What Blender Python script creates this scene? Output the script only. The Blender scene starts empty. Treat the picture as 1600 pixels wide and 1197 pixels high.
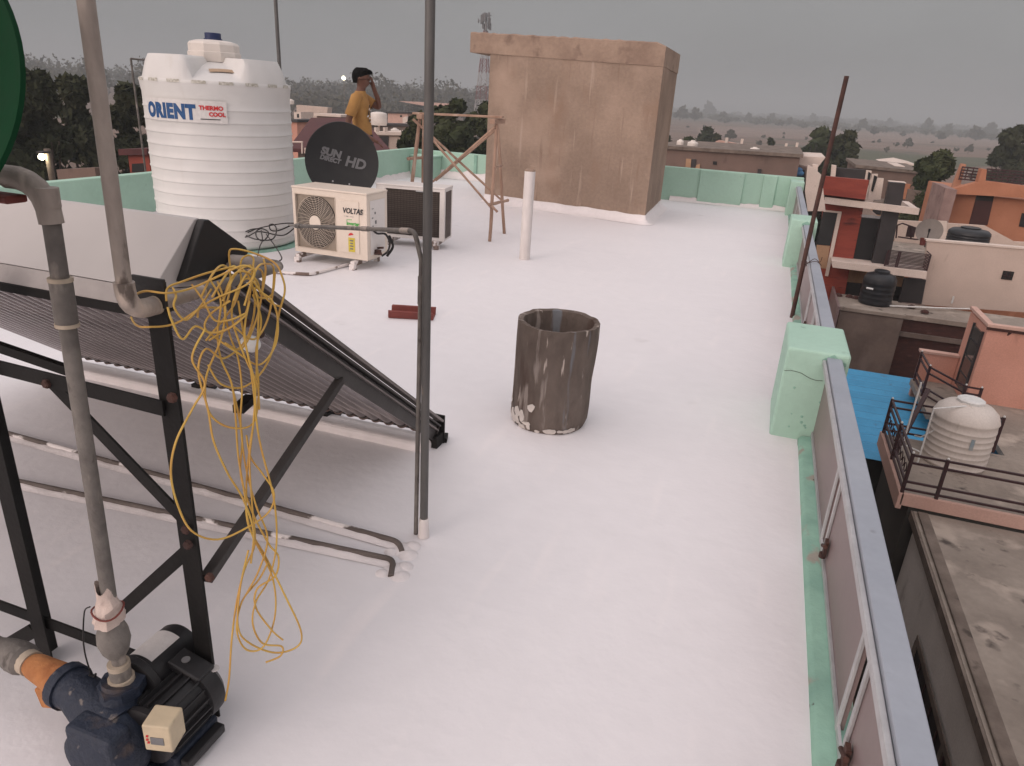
import bpy, bmesh, math, random
from mathutils import Vector, Matrix
R = math.radians
random.seed(7)
sc = bpy.context.scene
COL = sc.collection

# ------------------------------------------------------------------ camera
EYE = Vector((0, 0, 1.5))
PITCH, ROLL, YAW, FOC = R(21.9), R(3.5), R(18.4), 1110.0
_r0 = Vector((math.cos(YAW), math.sin(YAW), 0)); _f0 = Vector((-math.sin(YAW), math.cos(YAW), 0)); _z = Vector((0, 0, 1))
FW = _f0 * math.cos(PITCH) - _z * math.sin(PITCH)
_u0 = _f0 * math.sin(PITCH) + _z * math.cos(PITCH)
RT = _r0 * math.cos(ROLL) + _u0 * math.sin(ROLL)
UP = _u0 * math.cos(ROLL) - _r0 * math.sin(ROLL)
cam = bpy.data.objects.new('camera', bpy.data.cameras.new('camera')); COL.objects.link(cam)
cam.data.sensor_fit = 'HORIZONTAL'; cam.data.sensor_width = 36; cam.data.lens = FOC / 1600 * 36
cam.data.clip_start = 0.05; cam.data.clip_end = 12000
m = Matrix((RT, UP, -FW)).transposed().to_4x4(); m.translation = EYE
cam.matrix_world = m
sc.camera = cam
# measuring helpers: from a measured direction to a point on a known level / wall plane / distance
def ray(u, v): return FW * FOC + RT * (u - 800) - UP * (v - 598.5)
def gz(u, v, z=0.0):
    d = ray(u, v); return EYE + d * ((z - EYE.z) / d.z)
def gx(u, v, X):
    d = ray(u, v); return EYE + d * (X / d.x)
def gy(u, v, Y):
    d = ray(u, v); return EYE + d * (Y / d.y)
def gd(u, v, D):
    d = ray(u, v); return EYE + d * (D / math.hypot(d.x, d.y))

# ------------------------------------------------------------------ mesh builder
class MB:
    def __init__(s): s.v = []; s.f = []
    def add(s, vs, fs):
        n = len(s.v); s.v += [tuple(p) for p in vs]; s.f += [tuple(i + n for i in f) for f in fs]; return s
    def box(s, x0, x1, y0, y1, z0, z1):
        return s.add([(x0,y0,z0),(x1,y0,z0),(x1,y1,z0),(x0,y1,z0),(x0,y0,z1),(x1,y0,z1),(x1,y1,z1),(x0,y1,z1)],
                     [(0,3,2,1),(4,5,6,7),(0,1,5,4),(1,2,6,5),(2,3,7,6),(3,0,4,7)])
    def obox(s, c, ax, ay, az):
        c, ax, ay, az = Vector(c), Vector(ax), Vector(ay), Vector(az)
        q = [c + ax*i + ay*j + az*k for k in (-1,1) for i, j in ((-1,-1),(1,-1),(1,1),(-1,1))]
        return s.add(q, [(0,3,2,1),(4,5,6,7),(0,1,5,4),(1,2,6,5),(2,3,7,6),(3,0,4,7)])
    def bar(s, p, q, w, h=None, up=(0,0,1)):
        p, q = Vector(p), Vector(q); h = h or w; d = (q-p); L = d.length; d.normalize()
        a = d.cross(Vector(up))
        if a.length < 1e-4: a = d.cross(Vector((1,0,0)))
        a.normalize(); b = a.cross(d)
        return s.obox((p+q)/2, d*(L/2), a*(w/2), b*(h/2))
    def tube(s, pts, r, n=10, caps=True, closed=False):
        pts = [Vector(p) for p in pts]; k = len(pts)
        rs = r if isinstance(r, (list, tuple)) else [r]*k
        T = []
        for i in range(k):
            if closed: t = pts[(i+1) % k] - pts[i-1]
            else: t = pts[min(i+1,k-1)] - pts[max(i-1,0)]
            T.append(t.normalized() if t.length > 1e-9 else Vector((0,0,1)))
        a = T[0].cross(Vector((0,0,1)))
        if a.length < .01: a = T[0].cross(Vector((1,0,0)))
        a.normalize(); vs = []
        for i in range(k):
            a = (a - T[i]*a.dot(T[i])).normalized(); b = T[i].cross(a)
            for j in range(n):
                th = 2*math.pi*j/n
                vs.append(pts[i] + (a*math.cos(th) + b*math.sin(th))*rs[i])
        fs = []
        for i in range(k if closed else k-1):
            i2 = (i+1) % k
            for j in range(n):
                j2 = (j+1) % n
                fs.append((i*n+j, i*n+j2, i2*n+j2, i2*n+j))
        if caps and not closed:
            fs.append(tuple(range(n-1,-1,-1))); fs.append(tuple((k-1)*n+j for j in range(n)))
        return s.add(vs, fs)
    def lathe(s, prof, c=(0,0,0), n=48, M=None, caps=True):
        c = Vector(c); vs = []; k = len(prof)
        for (r, z) in prof:
            for j in range(n):
                th = 2*math.pi*j/n; p = Vector((r*math.cos(th), r*math.sin(th), z))
                vs.append((M @ p if M else p) + c)
        fs = [(i*n+j, i*n+(j+1)%n, (i+1)*n+(j+1)%n, (i+1)*n+j) for i in range(k-1) for j in range(n)]
        if caps:
            fs.append(tuple(range(n-1,-1,-1))); fs.append(tuple((k-1)*n+j for j in range(n)))
        return s.add(vs, fs)
    def prism(s, poly, vec):
        poly = [Vector(p) for p in poly]; vec = Vector(vec); k = len(poly)
        return s.add(poly + [p+vec for p in poly],
                     [tuple(range(k)), tuple(range(2*k-1,k-1,-1))] + [(i, i+k, (i+1)%k+k, (i+1)%k) for i in range(k)])
    def face(s, Y, px, depth=0.1):           # outline measured on the wall plane y = Y, given a real thickness
        return s.prism([gy(u, v, Y) for u, v in px], (0, depth, 0))
    def build(s, name, mat, parent=None, smooth=None, bevel=0, seg=2, kind=None):
        off = Vector((0,0,0)); q = parent
        while q: off += q.location; q = q.parent
        me = bpy.data.meshes.new(name)
        me.from_pydata([(x-off.x, y-off.y, z-off.z) for x, y, z in s.v], [], s.f)
        bm = bmesh.new(); bm.from_mesh(me); bmesh.ops.recalc_face_normals(bm, faces=bm.faces); bm.to_mesh(me); bm.free()
        if smooth:
            for p in me.polygons: p.use_smooth = True
            me.set_sharp_from_angle(angle=R(smooth))
        me.materials.append(mat)
        o = bpy.data.objects.new(name, me); COL.objects.link(o); o.parent = parent
        if bevel:
            b = o.modifiers.new('bevel', 'BEVEL'); b.width = bevel; b.segments = seg; b.limit_method = 'ANGLE'; b.angle_limit = R(35)
        if kind: o['kind'] = kind
        return o
def tag(o, label, cat, group=None, kind=None):
    o['label'] = label; o['category'] = cat
    if group: o['group'] = group
    if kind: o['kind'] = kind
    return o
def thing(name, label, cat, loc=(0,0,0), group=None):
    o = bpy.data.objects.new(name, None); COL.objects.link(o); o.location = loc; o.empty_display_size = .1
    return tag(o, label, cat, group)
def copy_tree(o, parent=None):
    c = o.copy(); COL.objects.link(c); c.parent = parent
    for ch in list(o.children): copy_tree(ch, c)
    return c
def smooth_pts(pts, n=8, closed=False):
    pts = [Vector(p) for p in pts]; k = len(pts); out = []
    for i in range(k if closed else k-1):
        if closed: p0,p1,p2,p3 = pts[i-1],pts[i],pts[(i+1)%k],pts[(i+2)%k]
        else: p0,p1,p2,p3 = pts[max(i-1,0)],pts[i],pts[i+1],pts[min(i+2,k-1)]
        for j in range(n):
            t = j/n; out.append(.5*((2*p1)+(p2-p0)*t+(2*p0-5*p1+4*p2-p3)*t*t+(3*p1-p0-3*p2+p3)*t**3))
    if not closed: out.append(pts[-1])
    return out
def elbow(a, c, b, r, n=6):                  # points rounding the corner c between a and b
    a, b, c = Vector(a), Vector(b), Vector(c); p = c+(a-c).normalized()*r; q = c+(b-c).normalized()*r
    return [p*(1-t)**2 + c*2*t*(1-t) + q*t*t for t in [i/n for i in range(n+1)]]
def lettering(body, size, name, mat, parent, place, bold=0.0, shear=0.0, extrude=0.0015, sx=1.0, align='LEFT', space=1.0):
    cu = bpy.data.curves.new(name, 'FONT'); cu.body = body; cu.size = size; cu.offset = bold; cu.shear = shear; cu.extrude = extrude; cu.align_x = align
    cu.resolution_u = 3; cu.space_character = space
    tmp = bpy.data.objects.new('tmp', cu); COL.objects.link(tmp)
    me = bpy.data.meshes.new_from_object(tmp.evaluated_get(bpy.context.evaluated_depsgraph_get()))
    COL.objects.unlink(tmp); bpy.data.objects.remove(tmp)
    off = Vector((0,0,0)); q = parent
    while q: off += q.location; q = q.parent
    for v in me.vertices: v.co = Vector(place(v.co.x*sx, v.co.y, v.co.z)) - off
    me.materials.clear(); me.materials.append(mat); me.name = name
    o = bpy.data.objects.new(name, me); COL.objects.link(o); o.parent = parent
    return o
def plane_place(o, ax, ay, az):
    o, ax, ay, az = Vector(o), Vector(ax), Vector(ay), Vector(az)
    return lambda x, y, z: o + ax*x + ay*y + az*z

# ------------------------------------------------------------------ materials
def lin(c):
    if isinstance(c, str):
        c = c.lstrip('#'); c = [int(c[i:i+2], 16)/255 for i in (0,2,4)]
        c = [x/12.92 if x <= .04045 else ((x+.055)/1.055)**2.4 for x in c]
    return (c[0], c[1], c[2], 1)
def M(name, a, b=None, scale=4.0, rough=.75, metal=0.0, bump=.15, bscale=60.0, stretch=(1,1,1), spots=(), spec=.4, lo=.35, hi=.65, fine=.12, emit=None, transl=0):
    """a/b mottled by noise; spots = extra marks (colour, scale, threshold, stretch, softness) with their own shape."""
    mt = bpy.data.materials.new(name); mt.use_nodes = True; nt = mt.node_tree; N = nt.nodes; L = nt.links
    bs = N['Principled BSDF']; bs.inputs['Roughness'].default_value = rough; bs.inputs['Metallic'].default_value = metal
    bs.inputs['Specular IOR Level'].default_value = spec
    tc = N.new('ShaderNodeTexCoord')
    def noise(sca, st, det=5.0, seed=0.0):
        mp = N.new('ShaderNodeMapping'); mp.inputs['Scale'].default_value = st; mp.inputs['Location'].default_value = (seed, seed*.7, seed*1.3)
        nz = N.new('ShaderNodeTexNoise'); nz.inputs['Scale'].default_value = sca; nz.inputs['Detail'].default_value = det
        L.new(tc.outputs['Object'], mp.inputs[0]); L.new(mp.outputs[0], nz.inputs['Vector']); return nz.outputs['Fac']
    def ramp(f, x0, x1):
        r = N.new('ShaderNodeMapRange'); r.inputs['From Min'].default_value = x0; r.inputs['From Max'].default_value = x1
        L.new(f, r.inputs['Value']); return r.outputs[0]
    def mix(f, c0, c1):
        x = N.new('ShaderNodeMix'); x.data_type = 'RGBA'
        if hasattr(f, 'is_linked'): L.new(f, x.inputs['Factor'])
        else: x.inputs['Factor'].default_value = f
        for i, c in ((6, c0), (7, c1)):
            if hasattr(c, 'is_linked'): L.new(c, x.inputs[i])
            else: x.inputs[i].default_value = c
        return x.outputs[2]
    a = lin(a); b = lin(b) if b else tuple(x*.86 for x in a[:3])+(1,)
    c = mix(ramp(noise(scale, stretch), lo, hi), a, b)
    if fine:
        c = mix(ramp(noise(bscale*.6, stretch, 3, 3.1), .3, .7), c, mix(fine, c, (.02,.02,.02,1)))
    for i, sp in enumerate(spots):
        col, s_, th, st, soft = sp
        c = mix(ramp(noise(s_, st, 6, 5.3+i*2.7), th, th+soft), c, lin(col))
    L.new(c, bs.inputs['Base Color'])
    if bump:
        bp = N.new('ShaderNodeBump'); bp.inputs['Strength'].default_value = bump; bp.inputs['Distance'].default_value = .01
        L.new(noise(bscale, stretch, 4, 1.7), bp.inputs['Height']); L.new(bp.outputs[0], bs.inputs['Normal'])
    if emit:
        bs.inputs['Emission Color'].default_value = lin(emit[0]); bs.inputs['Emission Strength'].default_value = emit[1]
    return mt
def rgb(*c): return c
mt = {}
mt['floor'] = M('white_roof_paint', rgb(.81,.792,.808), rgb(.775,.758,.776), .55, .55, bump=.26, bscale=17, fine=.03, lo=.3, hi=.7,
    spots=[(rgb(.725,.71,.73), .9, .60, (1,2.2,1), .3), (rgb(.85,.815,.82), 2.2, .60, (5,.7,1), .25), (rgb(.755,.74,.755), 3.0, .63, (.6,6,1), .2), (rgb(.60,.58,.58), 2.1, .72, (1,1,1), .12)])
mt['whitecurb'] = M('white_paint_lumps', rgb(.80,.755,.755), rgb(.74,.70,.70), 3, .65, bump=.5, bscale=30, fine=.05)
mt['mint'] = M('mint_paint', rgb(.40,.60,.495), rgb(.36,.55,.45), 2.2, .8, bump=.2, bscale=45, fine=.06,
    spots=[(rgb(.20,.33,.26), 11, .69, (1,1,1), .05), (rgb(.42,.40,.35), 3.3, .70, (1,1,.6), .06)])
mt['mintworn'] = M('worn_mint_paint', rgb(.29,.50,.40), rgb(.21,.38,.31), 5, .8, bump=.35, bscale=40, fine=.1,
    spots=[(rgb(.30,.28,.24), 7, .59, (1.5,1,1), .06), (rgb(.70,.68,.66), 7, .68, (1,1,1), .05), (rgb(.06,.06,.05), 14, .70, (1,1,1), .03)])
mt['shed'] = M('brown_cement_plaster', rgb(.36,.268,.208), rgb(.275,.203,.157), 1.3, .95, bump=.5, bscale=40, fine=.14, lo=.36, hi=.64, spec=.15,
    spots=[(rgb(.265,.185,.138), 1.9, .55, (1.6,1.6,.8), .16), (rgb(.41,.32,.26), 4.2, .62, (3.2,3.2,.25), .14), (rgb(.24,.17,.13), 6, .62, (3,3,.2), .12), (rgb(.41,.305,.24), 1.0, .58, (1,1,1), .18)])
mt['slabedge'] = M('slab_edge_plaster', rgb(.37,.27,.205), rgb(.27,.19,.145), 2.2, .92, bump=.6, bscale=30, fine=.14, spots=[(rgb(.17,.115,.09), 4, .58, (1,1,1), .15)])
mt['tank'] = M('white_tank_plastic', rgb(.685,.675,.655), rgb(.63,.62,.605), 2, .42, bump=.05, bscale=20, fine=.03, spots=[(rgb(.55,.52,.47), 3, .66, (2,2,.3), .2)])
mt['lid'] = M('lid_plastic', rgb(.77,.71,.655), None, 3, .45, bump=.05, fine=.03)
mt['bluecap'] = M('dark_blue_plastic', rgb(.02,.035,.11), None, 8, .5)
mt['ink_blue'] = M('blue_print', rgb(.012,.075,.22), None, 20, .5, bump=0, fine=0)
mt['ink_red'] = M('red_print', rgb(.60,.03,.035), None, 20, .5, bump=0, fine=0)
mt['ink_dark'] = M('dark_print', rgb(.03,.03,.035), None, 20, .5, bump=0, fine=0)
mt['ink_olive'] = M('faded_print', rgb(.35,.33,.27), rgb(.62,.60,.55), 60, .6, bump=0, fine=0)
mt['ink_green'] = M('green_print', rgb(.10,.45,.10), None, 20, .5, bump=0, fine=0)
mt['ink_yellow'] = M('yellow_sticker', rgb(.62,.50,.06), None, 20, .5, bump=0, fine=0)
mt['ink_grey'] = M('grey_print', rgb(.17,.17,.175), None, 20, .6, bump=0, fine=0)
mt['ink_white'] = M('white_print', rgb(.72,.72,.70), None, 20, .6, bump=0, fine=0)
mt['tape'] = M('brown_tape', rgb(.45,.31,.20), None, 6, .5)
mt['dish'] = M('black_dish_paint', rgb(.014,.014,.015), rgb(.02,.02,.02), 5, .55, bump=.04, fine=.05)
mt['acbody'] = M('ivory_enamel', rgb(.74,.645,.55), rgb(.69,.60,.51), 3, .45, bump=.03, fine=.04, spots=[(rgb(.50,.42,.34), 4, .68, (1,1,1), .2)])
mt['acwhite'] = M('white_enamel', rgb(.74,.70,.67), rgb(.68,.64,.61), 3, .45, bump=.03, fine=.04)
mt['accoil'] = M('brown_coil_fins', rgb(.13,.10,.085), rgb(.10,.077,.066), 3, .6, bump=.9, bscale=120, stretch=(1,1,6), fine=.2)
mt['acdark'] = M('dark_fan_cavity', rgb(.035,.028,.024), rgb(.06,.05,.04), 5, .8)
mt['wire'] = M('cream_grille_wire', rgb(.62,.53,.44), None, 8, .5, bump=0, fine=.03)
mt['gi'] = M('galvanised_pipe', rgb(.40,.345,.305), rgb(.29,.25,.22), 11, .65, .05, bump=.25, bscale=90, fine=.18, stretch=(1,1,.45), lo=.42, hi=.58, spots=[(rgb(.52,.44,.38), 13, .58, (1,1,.3), .08), (rgb(.13,.105,.09), 22, .62, (1,1,.45), .07)])
mt['gidark'] = M('grey_pipe', rgb(.20,.182,.165), rgb(.135,.122,.112), 10, .65, .05, bump=.25, bscale=90, fine=.18, lo=.42, hi=.58, spots=[(rgb(.33,.29,.255), 14, .60, (1,1,.35), .08), (rgb(.08,.07,.062), 24, .64, (1,1,.5), .06)])
mt['gipole'] = M('dark_grey_pole', rgb(.115,.112,.11), rgb(.15,.145,.14), 7, .55, .3, bump=.15, bscale=90, fine=.15, stretch=(1,1,.3), spots=[(rgb(.24,.20,.17), 14, .66, (1,1,.5), .06)])
mt['hemp'] = M('pale_joint_sealant', rgb(.50,.42,.33), rgb(.38,.32,.25), 30, .9)
mt['paintpipe'] = M('pipe_with_white_paint', rgb(.13,.105,.095), rgb(.19,.16,.14), 8, .65, bump=.3, bscale=50, spots=[(rgb(.76,.71,.70), 7, .53, (.5,.5,.5), .03)])
mt['paintfoot'] = M('foot_with_white_paint', rgb(.17,.12,.10), rgb(.24,.18,.15), 8, .65, bump=.3, bscale=50, spots=[(rgb(.74,.69,.67), 14, .46, (.7,.7,.7), .04)])
mt['floorpipe'] = M('grimy_floor_pipe', rgb(.10,.082,.074), rgb(.15,.125,.113), 8, .7, bump=.3, bscale=50, spots=[(rgb(.76,.72,.71), 9, .58, (.6,.6,.6), .03)])
mt['postpaint'] = M('white_painted_post', rgb(.74,.69,.67), rgb(.66,.61,.585), 5, .6, bump=.25, bscale=40, stretch=(1,1,.3), spots=[(rgb(.17,.10,.08), 14, .70, (1,1,.4), .03)])
mt['blacksteel'] = M('black_steel', rgb(.010,.0095,.0095), rgb(.016,.0145,.014), 6, .65, 0, spec=.2, bump=.12, bscale=70, fine=.1, spots=[(rgb(.06,.045,.038), 9, .68, (1,1,1), .12)])
mt['browngrime'] = M('dirty_strut', rgb(.05,.042,.039), rgb(.035,.03,.028), 8, .6, bump=.2)
mt['shell'] = M('white_sheet_shell', rgb(.52,.49,.475), rgb(.46,.435,.425), 2, .5, bump=.08, bscale=15, fine=.05)
mt['shellb'] = M('grey_sheet_flange', rgb(.36,.33,.32), rgb(.43,.40,.39), 3, .5, bump=.1)
mt['cap'] = M('black_plastic_cap', rgb(.015,.0145,.0145), rgb(.02,.019,.019), 4, .42, bump=.06)
mt['glass_tube'] = M('evacuated_tube', rgb(.30,.27,.272), rgb(.36,.325,.325), 5, .22, .7, bump=.02, fine=.05, spec=.7)
mt['rail'] = M('grey_rail', rgb(.05,.046,.045), rgb(.065,.06,.058), 6, .5, .2, bump=.1)
mt['raillip'] = M('pale_grey_rail_lip', rgb(.26,.225,.215), rgb(.20,.175,.168), 6, .4, .35, bump=.1)
mt['cupring'] = M('brown_tube_ring', rgb(.17,.115,.10), rgb(.12,.08,.07), 9, .6)
mt['rust'] = M('rusty_rod', rgb(.055,.028,.024), rgb(.10,.045,.034), 14, .85, bump=.5, bscale=120, fine=.25)
mt['rustchannel'] = M('red_oxide_channel', rgb(.21,.052,.042), rgb(.16,.042,.036), 8, .75, bump=.2, spots=[(rgb(.72,.66,.64), 16, .68, (1,1,1), .03)])
mt['bamboo'] = M('weathered_wood_pole', rgb(.46,.31,.23), rgb(.35,.22,.16), 10, .85, bump=.5, bscale=60, stretch=(1,1,.25), fine=.2, spots=[(rgb(.52,.40,.32), 7, .62, (1,1,.3), .1)])
mt['barrel'] = M('cement_drum', rgb(.15,.12,.103), rgb(.185,.152,.133), 5, .98, bump=.8, bscale=40, stretch=(1,1,.5), fine=.25, spec=.06,
    spots=[(rgb(.085,.058,.048), 10, .56, (1,1,.12), .13), (rgb(.29,.25,.225), 22, .60, (1,1,.13), .07), (rgb(.55,.48,.43), 34, .655, (1,1,.14), .05), (rgb(.19,.20,.215), 14, .64, (1,1,.10), .06)])
mt['barrelwhite'] = M('white_paint_splash', rgb(.74,.68,.63), None, 8, .7, bump=.4)
mt['cable_y'] = M('yellow_cable', rgb(.60,.40,.085), rgb(.55,.31,.075), 14, .5, bump=0, fine=.05)
mt['cable_k'] = M('black_cable', rgb(.015,.013,.013), None, 14, .5, bump=0)
mt['pumpblue'] = M('navy_pump_paint', rgb(.013,.021,.042), rgb(.02,.028,.048), 9, .6, bump=.5, bscale=60, fine=.2, spots=[(rgb(.075,.055,.048), 11, .57, (1,1,1), .12), (rgb(.16,.14,.13), 26, .66, (1,1,1), .05)])
mt['pumporange'] = M('orange_sealant_paint', rgb(.46,.20,.075), rgb(.33,.125,.045), 22, .9, bump=.5, bscale=50)
mt['pumpblack'] = M('black_motor_paint', rgb(.016,.0155,.017), rgb(.024,.023,.025), 7, .42, bump=.12, fine=.1, spots=[(rgb(.05,.05,.055), 8, .66, (1,1,1), .15)])
mt['beige'] = M('beige_plastic_box', rgb(.60,.50,.345), rgb(.52,.43,.30), 9, .55, bump=.08, spots=[(rgb(.36,.29,.21), 24, .63, (1,1,1), .1)])
mt['whitelabel'] = M('white_sticker', rgb(.56,.535,.525), None, 6, .5, spots=[(rgb(.30,.28,.27), 26, .70, (1,1,1), .05)])
mt['rag'] = M('white_cloth_wrap', rgb(.66,.55,.50), rgb(.52,.42,.37), 12, .95, bump=.8, bscale=35)
mt['greendish'] = M('dark_green_paint', rgb(.003,.036,.013), rgb(.004,.042,.016), 4, .7, bump=.05, spec=.1)
mt['railblue'] = M('blue_grey_steel', rgb(.36,.39,.44), rgb(.31,.34,.39), 3, .5, .15, bump=.06, fine=.06, spots=[(rgb(.22,.23,.25), 9, .68, (1,1,1), .08)])
mt['silver'] = M('silver_trim', rgb(.50,.50,.51), rgb(.42,.42,.43), 8, .42, .3, bump=.05)
mt['panel'] = M('mauve_grey_sheet', rgb(.25,.185,.180), rgb(.21,.155,.152), 1.6, .42, .15, bump=.05, fine=.06, spots=[(rgb(.17,.10,.08), 5, .66, (1,1,.5), .15)])
mt['skin'] = M('brown_skin', rgb(.15,.07,.047), rgb(.125,.056,.038), 20, .55, bump=.05, fine=.03)
mt['hair'] = M('black_hair', rgb(.008,.0075,.0075), None, 60, .9, bump=.4, bscale=160, spec=.1)
mt['shirt'] = M('mustard_tshirt', rgb(.43,.235,.075), rgb(.35,.185,.06), 9, .9, bump=.4, bscale=25, fine=.06)
mt['shorts'] = M('dark_shorts', rgb(.05,.03,.03), rgb(.035,.022,.022), 12, .9)
# ================================================================== THE ROOF
def jit(a): return random.uniform(-a, a)
from mathutils import noise as mnoise
def deck():
    b = MB(); nx, ny = 70, 160; x0, x1, y0, y1 = -6.44, .352, -3.0, 12.86
    for j in range(ny+1):
        for i in range(nx+1):
            x = x0 + (x1-x0)*i/nx; y = y0 + (y1-y0)*j/ny
            if i == nx: x += .006*mnoise.noise((y*5, 0, 3)) + .004*mnoise.noise((y*17, 2, 3))
            z = .006*mnoise.noise((x*.8, y*.8, 0)) + .0035*mnoise.noise((x*2.7, y*2.7, 4))
            b.v.append((x, y, z))
    for j in range(ny):
        for i in range(nx):
            a = j*(nx+1)+i; b.f.append((a, a+1, a+nx+2, a+nx+1))
    n = len(b.v); e = [j*(nx+1)+nx for j in range(ny+1)]
    for k in e: b.v.append((b.v[k][0], b.v[k][1], -.12))
    for j in range(ny): b.f.append((e[j], n+j, n+j+1, e[j+1]))
    o = b.build('roof_floor', mt['floor'], smooth=60); o['kind'] = 'structure'; return o
deck()
def fillet(pts, h, w, side, name='roof_floor_upstand', wav=1.0):
    """painted upstand with a hand-made, wavy top edge along the foot of a wall; side = direction into the roof"""
    b = MB(); P = []
    for (p, q) in zip(pts[:-1], pts[1:]):
        p, q = Vector(p), Vector(q); n = max(2, int((q-p).length/.08))
        P += [p.lerp(q, i/n) for i in range(n)]
    P.append(Vector(pts[-1])); side = Vector(side)
    for i, p in enumerate(P):
        hh = h*(1 + wav*(.35*mnoise.noise((p.x*4, p.y*4, 9)) + .25*mnoise.noise((p.x*13, p.y*13, 2))))
        for (d, z) in ((0, hh), (.012, hh), (.02, hh*.6), (w*.5, hh*.22), (w, 0.002)):
            q = p + side*d; b.v.append((q.x, q.y, z))
    for i in range(len(P)-1):
        for k in range(4): b.f.append((i*5+k, i*5+k+1, i*5+k+6, i*5+k+5))
    o = b.build(name, mt['whitecurb'], smooth=60); o['kind'] = 'structure'
fillet([(-6.428, -2.9, 0), (-6.428, 12.84, 0)], .09, .10, (1, 0, 0))
fillet([(-6.4, 12.832, 0), (-4.1, 12.832, 0)], .13, .13, (0, -1, 0))
fillet([(-1.6, 12.832, 0), (.30, 12.832, 0)], .07, .12, (0, -1, 0))
# the house below the roof
h = thing('corner_house', 'house under the white painted roof terrace', 'house', (-3, 5, -7.3))
MB().box(-6.5, .46, -3.0, 12.92, -7.3, -.13).build('wall', M('outer_grey_plaster', rgb(.25,.22,.20), rgb(.18,.16,.15), 1.2, .9), h)
# parapets
p = thing('parapet_wall', 'plain mint green parapet running behind the big white water tank', 'parapet', (-6.5, 5, 0))
MB().box(-6.55, -6.43, -3.0, 12.835, -.125, .50).build('wall', mt['mint'], p, bevel=.008)
p = thing('parapet_wall', 'mint green back parapet behind the black dish and wooden trestle', 'parapet', (-5.3, 12.9, 0))
MB().box(-6.55, -3.2, 12.84, 12.96, -.125, .47).build('wall', mt['mint'], p, bevel=.008)
MB().box(-5.28, -5.22, 12.82, 12.836, 0, .455).build('pilaster', mt['mintworn'], p)
p = thing('parapet_pier', 'low square mint pier at the left end of the back parapet', 'pier', (-6.7, 12.5, 0))
a = gy(577, 243, 12.3); c = gy(617, 243, 12.3)
MB().box(-6.42, -5.95, 12.45, 12.837, .0, .37).build('block', mt['mint'], p, bevel=.01)
MB().box(-6.425, -5.93, 12.43, 12.838, .372, .40).build('coping', mt['mint'], p, bevel=.006)
p = thing('parapet_wall', 'speckled mint green back parapet to the right of the brown shed', 'parapet', (-.5, 12.9, 0))
MB().box(-2.4, .50, 12.84, 12.96, -.125, .55).build('wall', mt['mint'], p, bevel=.008)
MB().box(-1.14, -.42, 12.795, 12.838, -.01, .545).build('pilaster', mt['mint'], p, bevel=.01)
MB().box(-.12, .10, 12.80, 12.838, -.01, .548).build('pilaster', mt['mint'], p, bevel=.025, seg=4)
MB().box(.30, .50, 12.3, 12.838, -.12, .52).build('return_wall', mt['mint'], p, bevel=.01)
# right edge
k = MB()
for y0, y1 in ((-3.0, 3.49), (4.01, 8.0), (8.51, 12.29)):
    n = int((y1-y0)/.12); base = len(k.v)
    for i in range(n+1):
        y = y0+(y1-y0)*i/n; w = .006*mnoise.noise((y*4, 1, 1))
        for x, z in ((.35, -.11), (.35, .012+w), (.365, .028+w), (.452, .034+w), (.46, .02), (.46, -.12)): k.v.append((x, y, z))
    for i in range(n):
        for c in range(5): a = base+i*6+c; k.f.append((a, a+1, a+7, a+6))
tag(k.build('roof_kerb', mt['mintworn'], smooth=50), 'worn mint green kerb strip along the right roof edge', 'kerb')
def pillar(label, x0, x1, y0, y1, z):
    t = thing('railing_pillar', label, 'pillar', ((x0+x1)/2, (y0+y1)/2, 0), 'mint pillars along the railing')
    o = MB().box(x0, x1, y0, y1, -.12, z).build('block', mt['mint'], t, bevel=.014, seg=3)
    # broken plaster round the socket of the rail
    b = MB(); c = Vector((.425, y0-.001, z-.05))
    pts = [c+Vector((math.cos(a)*(.050+.012*math.sin(a*3+1)), 0, math.sin(a)*(.036+.01*math.cos(a*4)))) for a in [i*2*math.pi/16 for i in range(16)]]
    b.prism(pts, (0, -.004, 0)).build('plaster_patch', mt['mintworn'], t)
    return t
pillar('large cracked mint green pillar nearest on the right roof edge', .215, .50, 3.50, 3.99, .465)
pillar('smaller mint green pillar midway along the right roof edge', .27, .53, 8.02, 8.49, .49)
b = MB(); cp_ = [(.222,.345),(.25,.352),(.275,.350),(.30,.346),(.325,.334),(.345,.326),(.37,.322),(.40,.325)]
for (xa, za), (xb, zb) in zip(cp_[:-1], cp_[1:]): b.bar((xa, 3.4992, za), (xb, 3.4992, zb), .0022, .0022)
tp = [o for o in COL.objects if o.name == 'railing_pillar'][0]; b.build('crack', M('crack_line', rgb(.10,.12,.10), None, 5), tp)
b = MB(); random.seed(21)
for q in range(9):
    x_, z_ = .25+.2*random.random(), .06+.3*random.random(); b.lathe([(.004+.006*random.random(), -.001), (.003, .0012)], (x_, 3.4995, z_), 6, M=Matrix.Rotation(R(90), 3, 'X'))
b.build('paint_chip', mt['mintworn'], tp)
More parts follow.
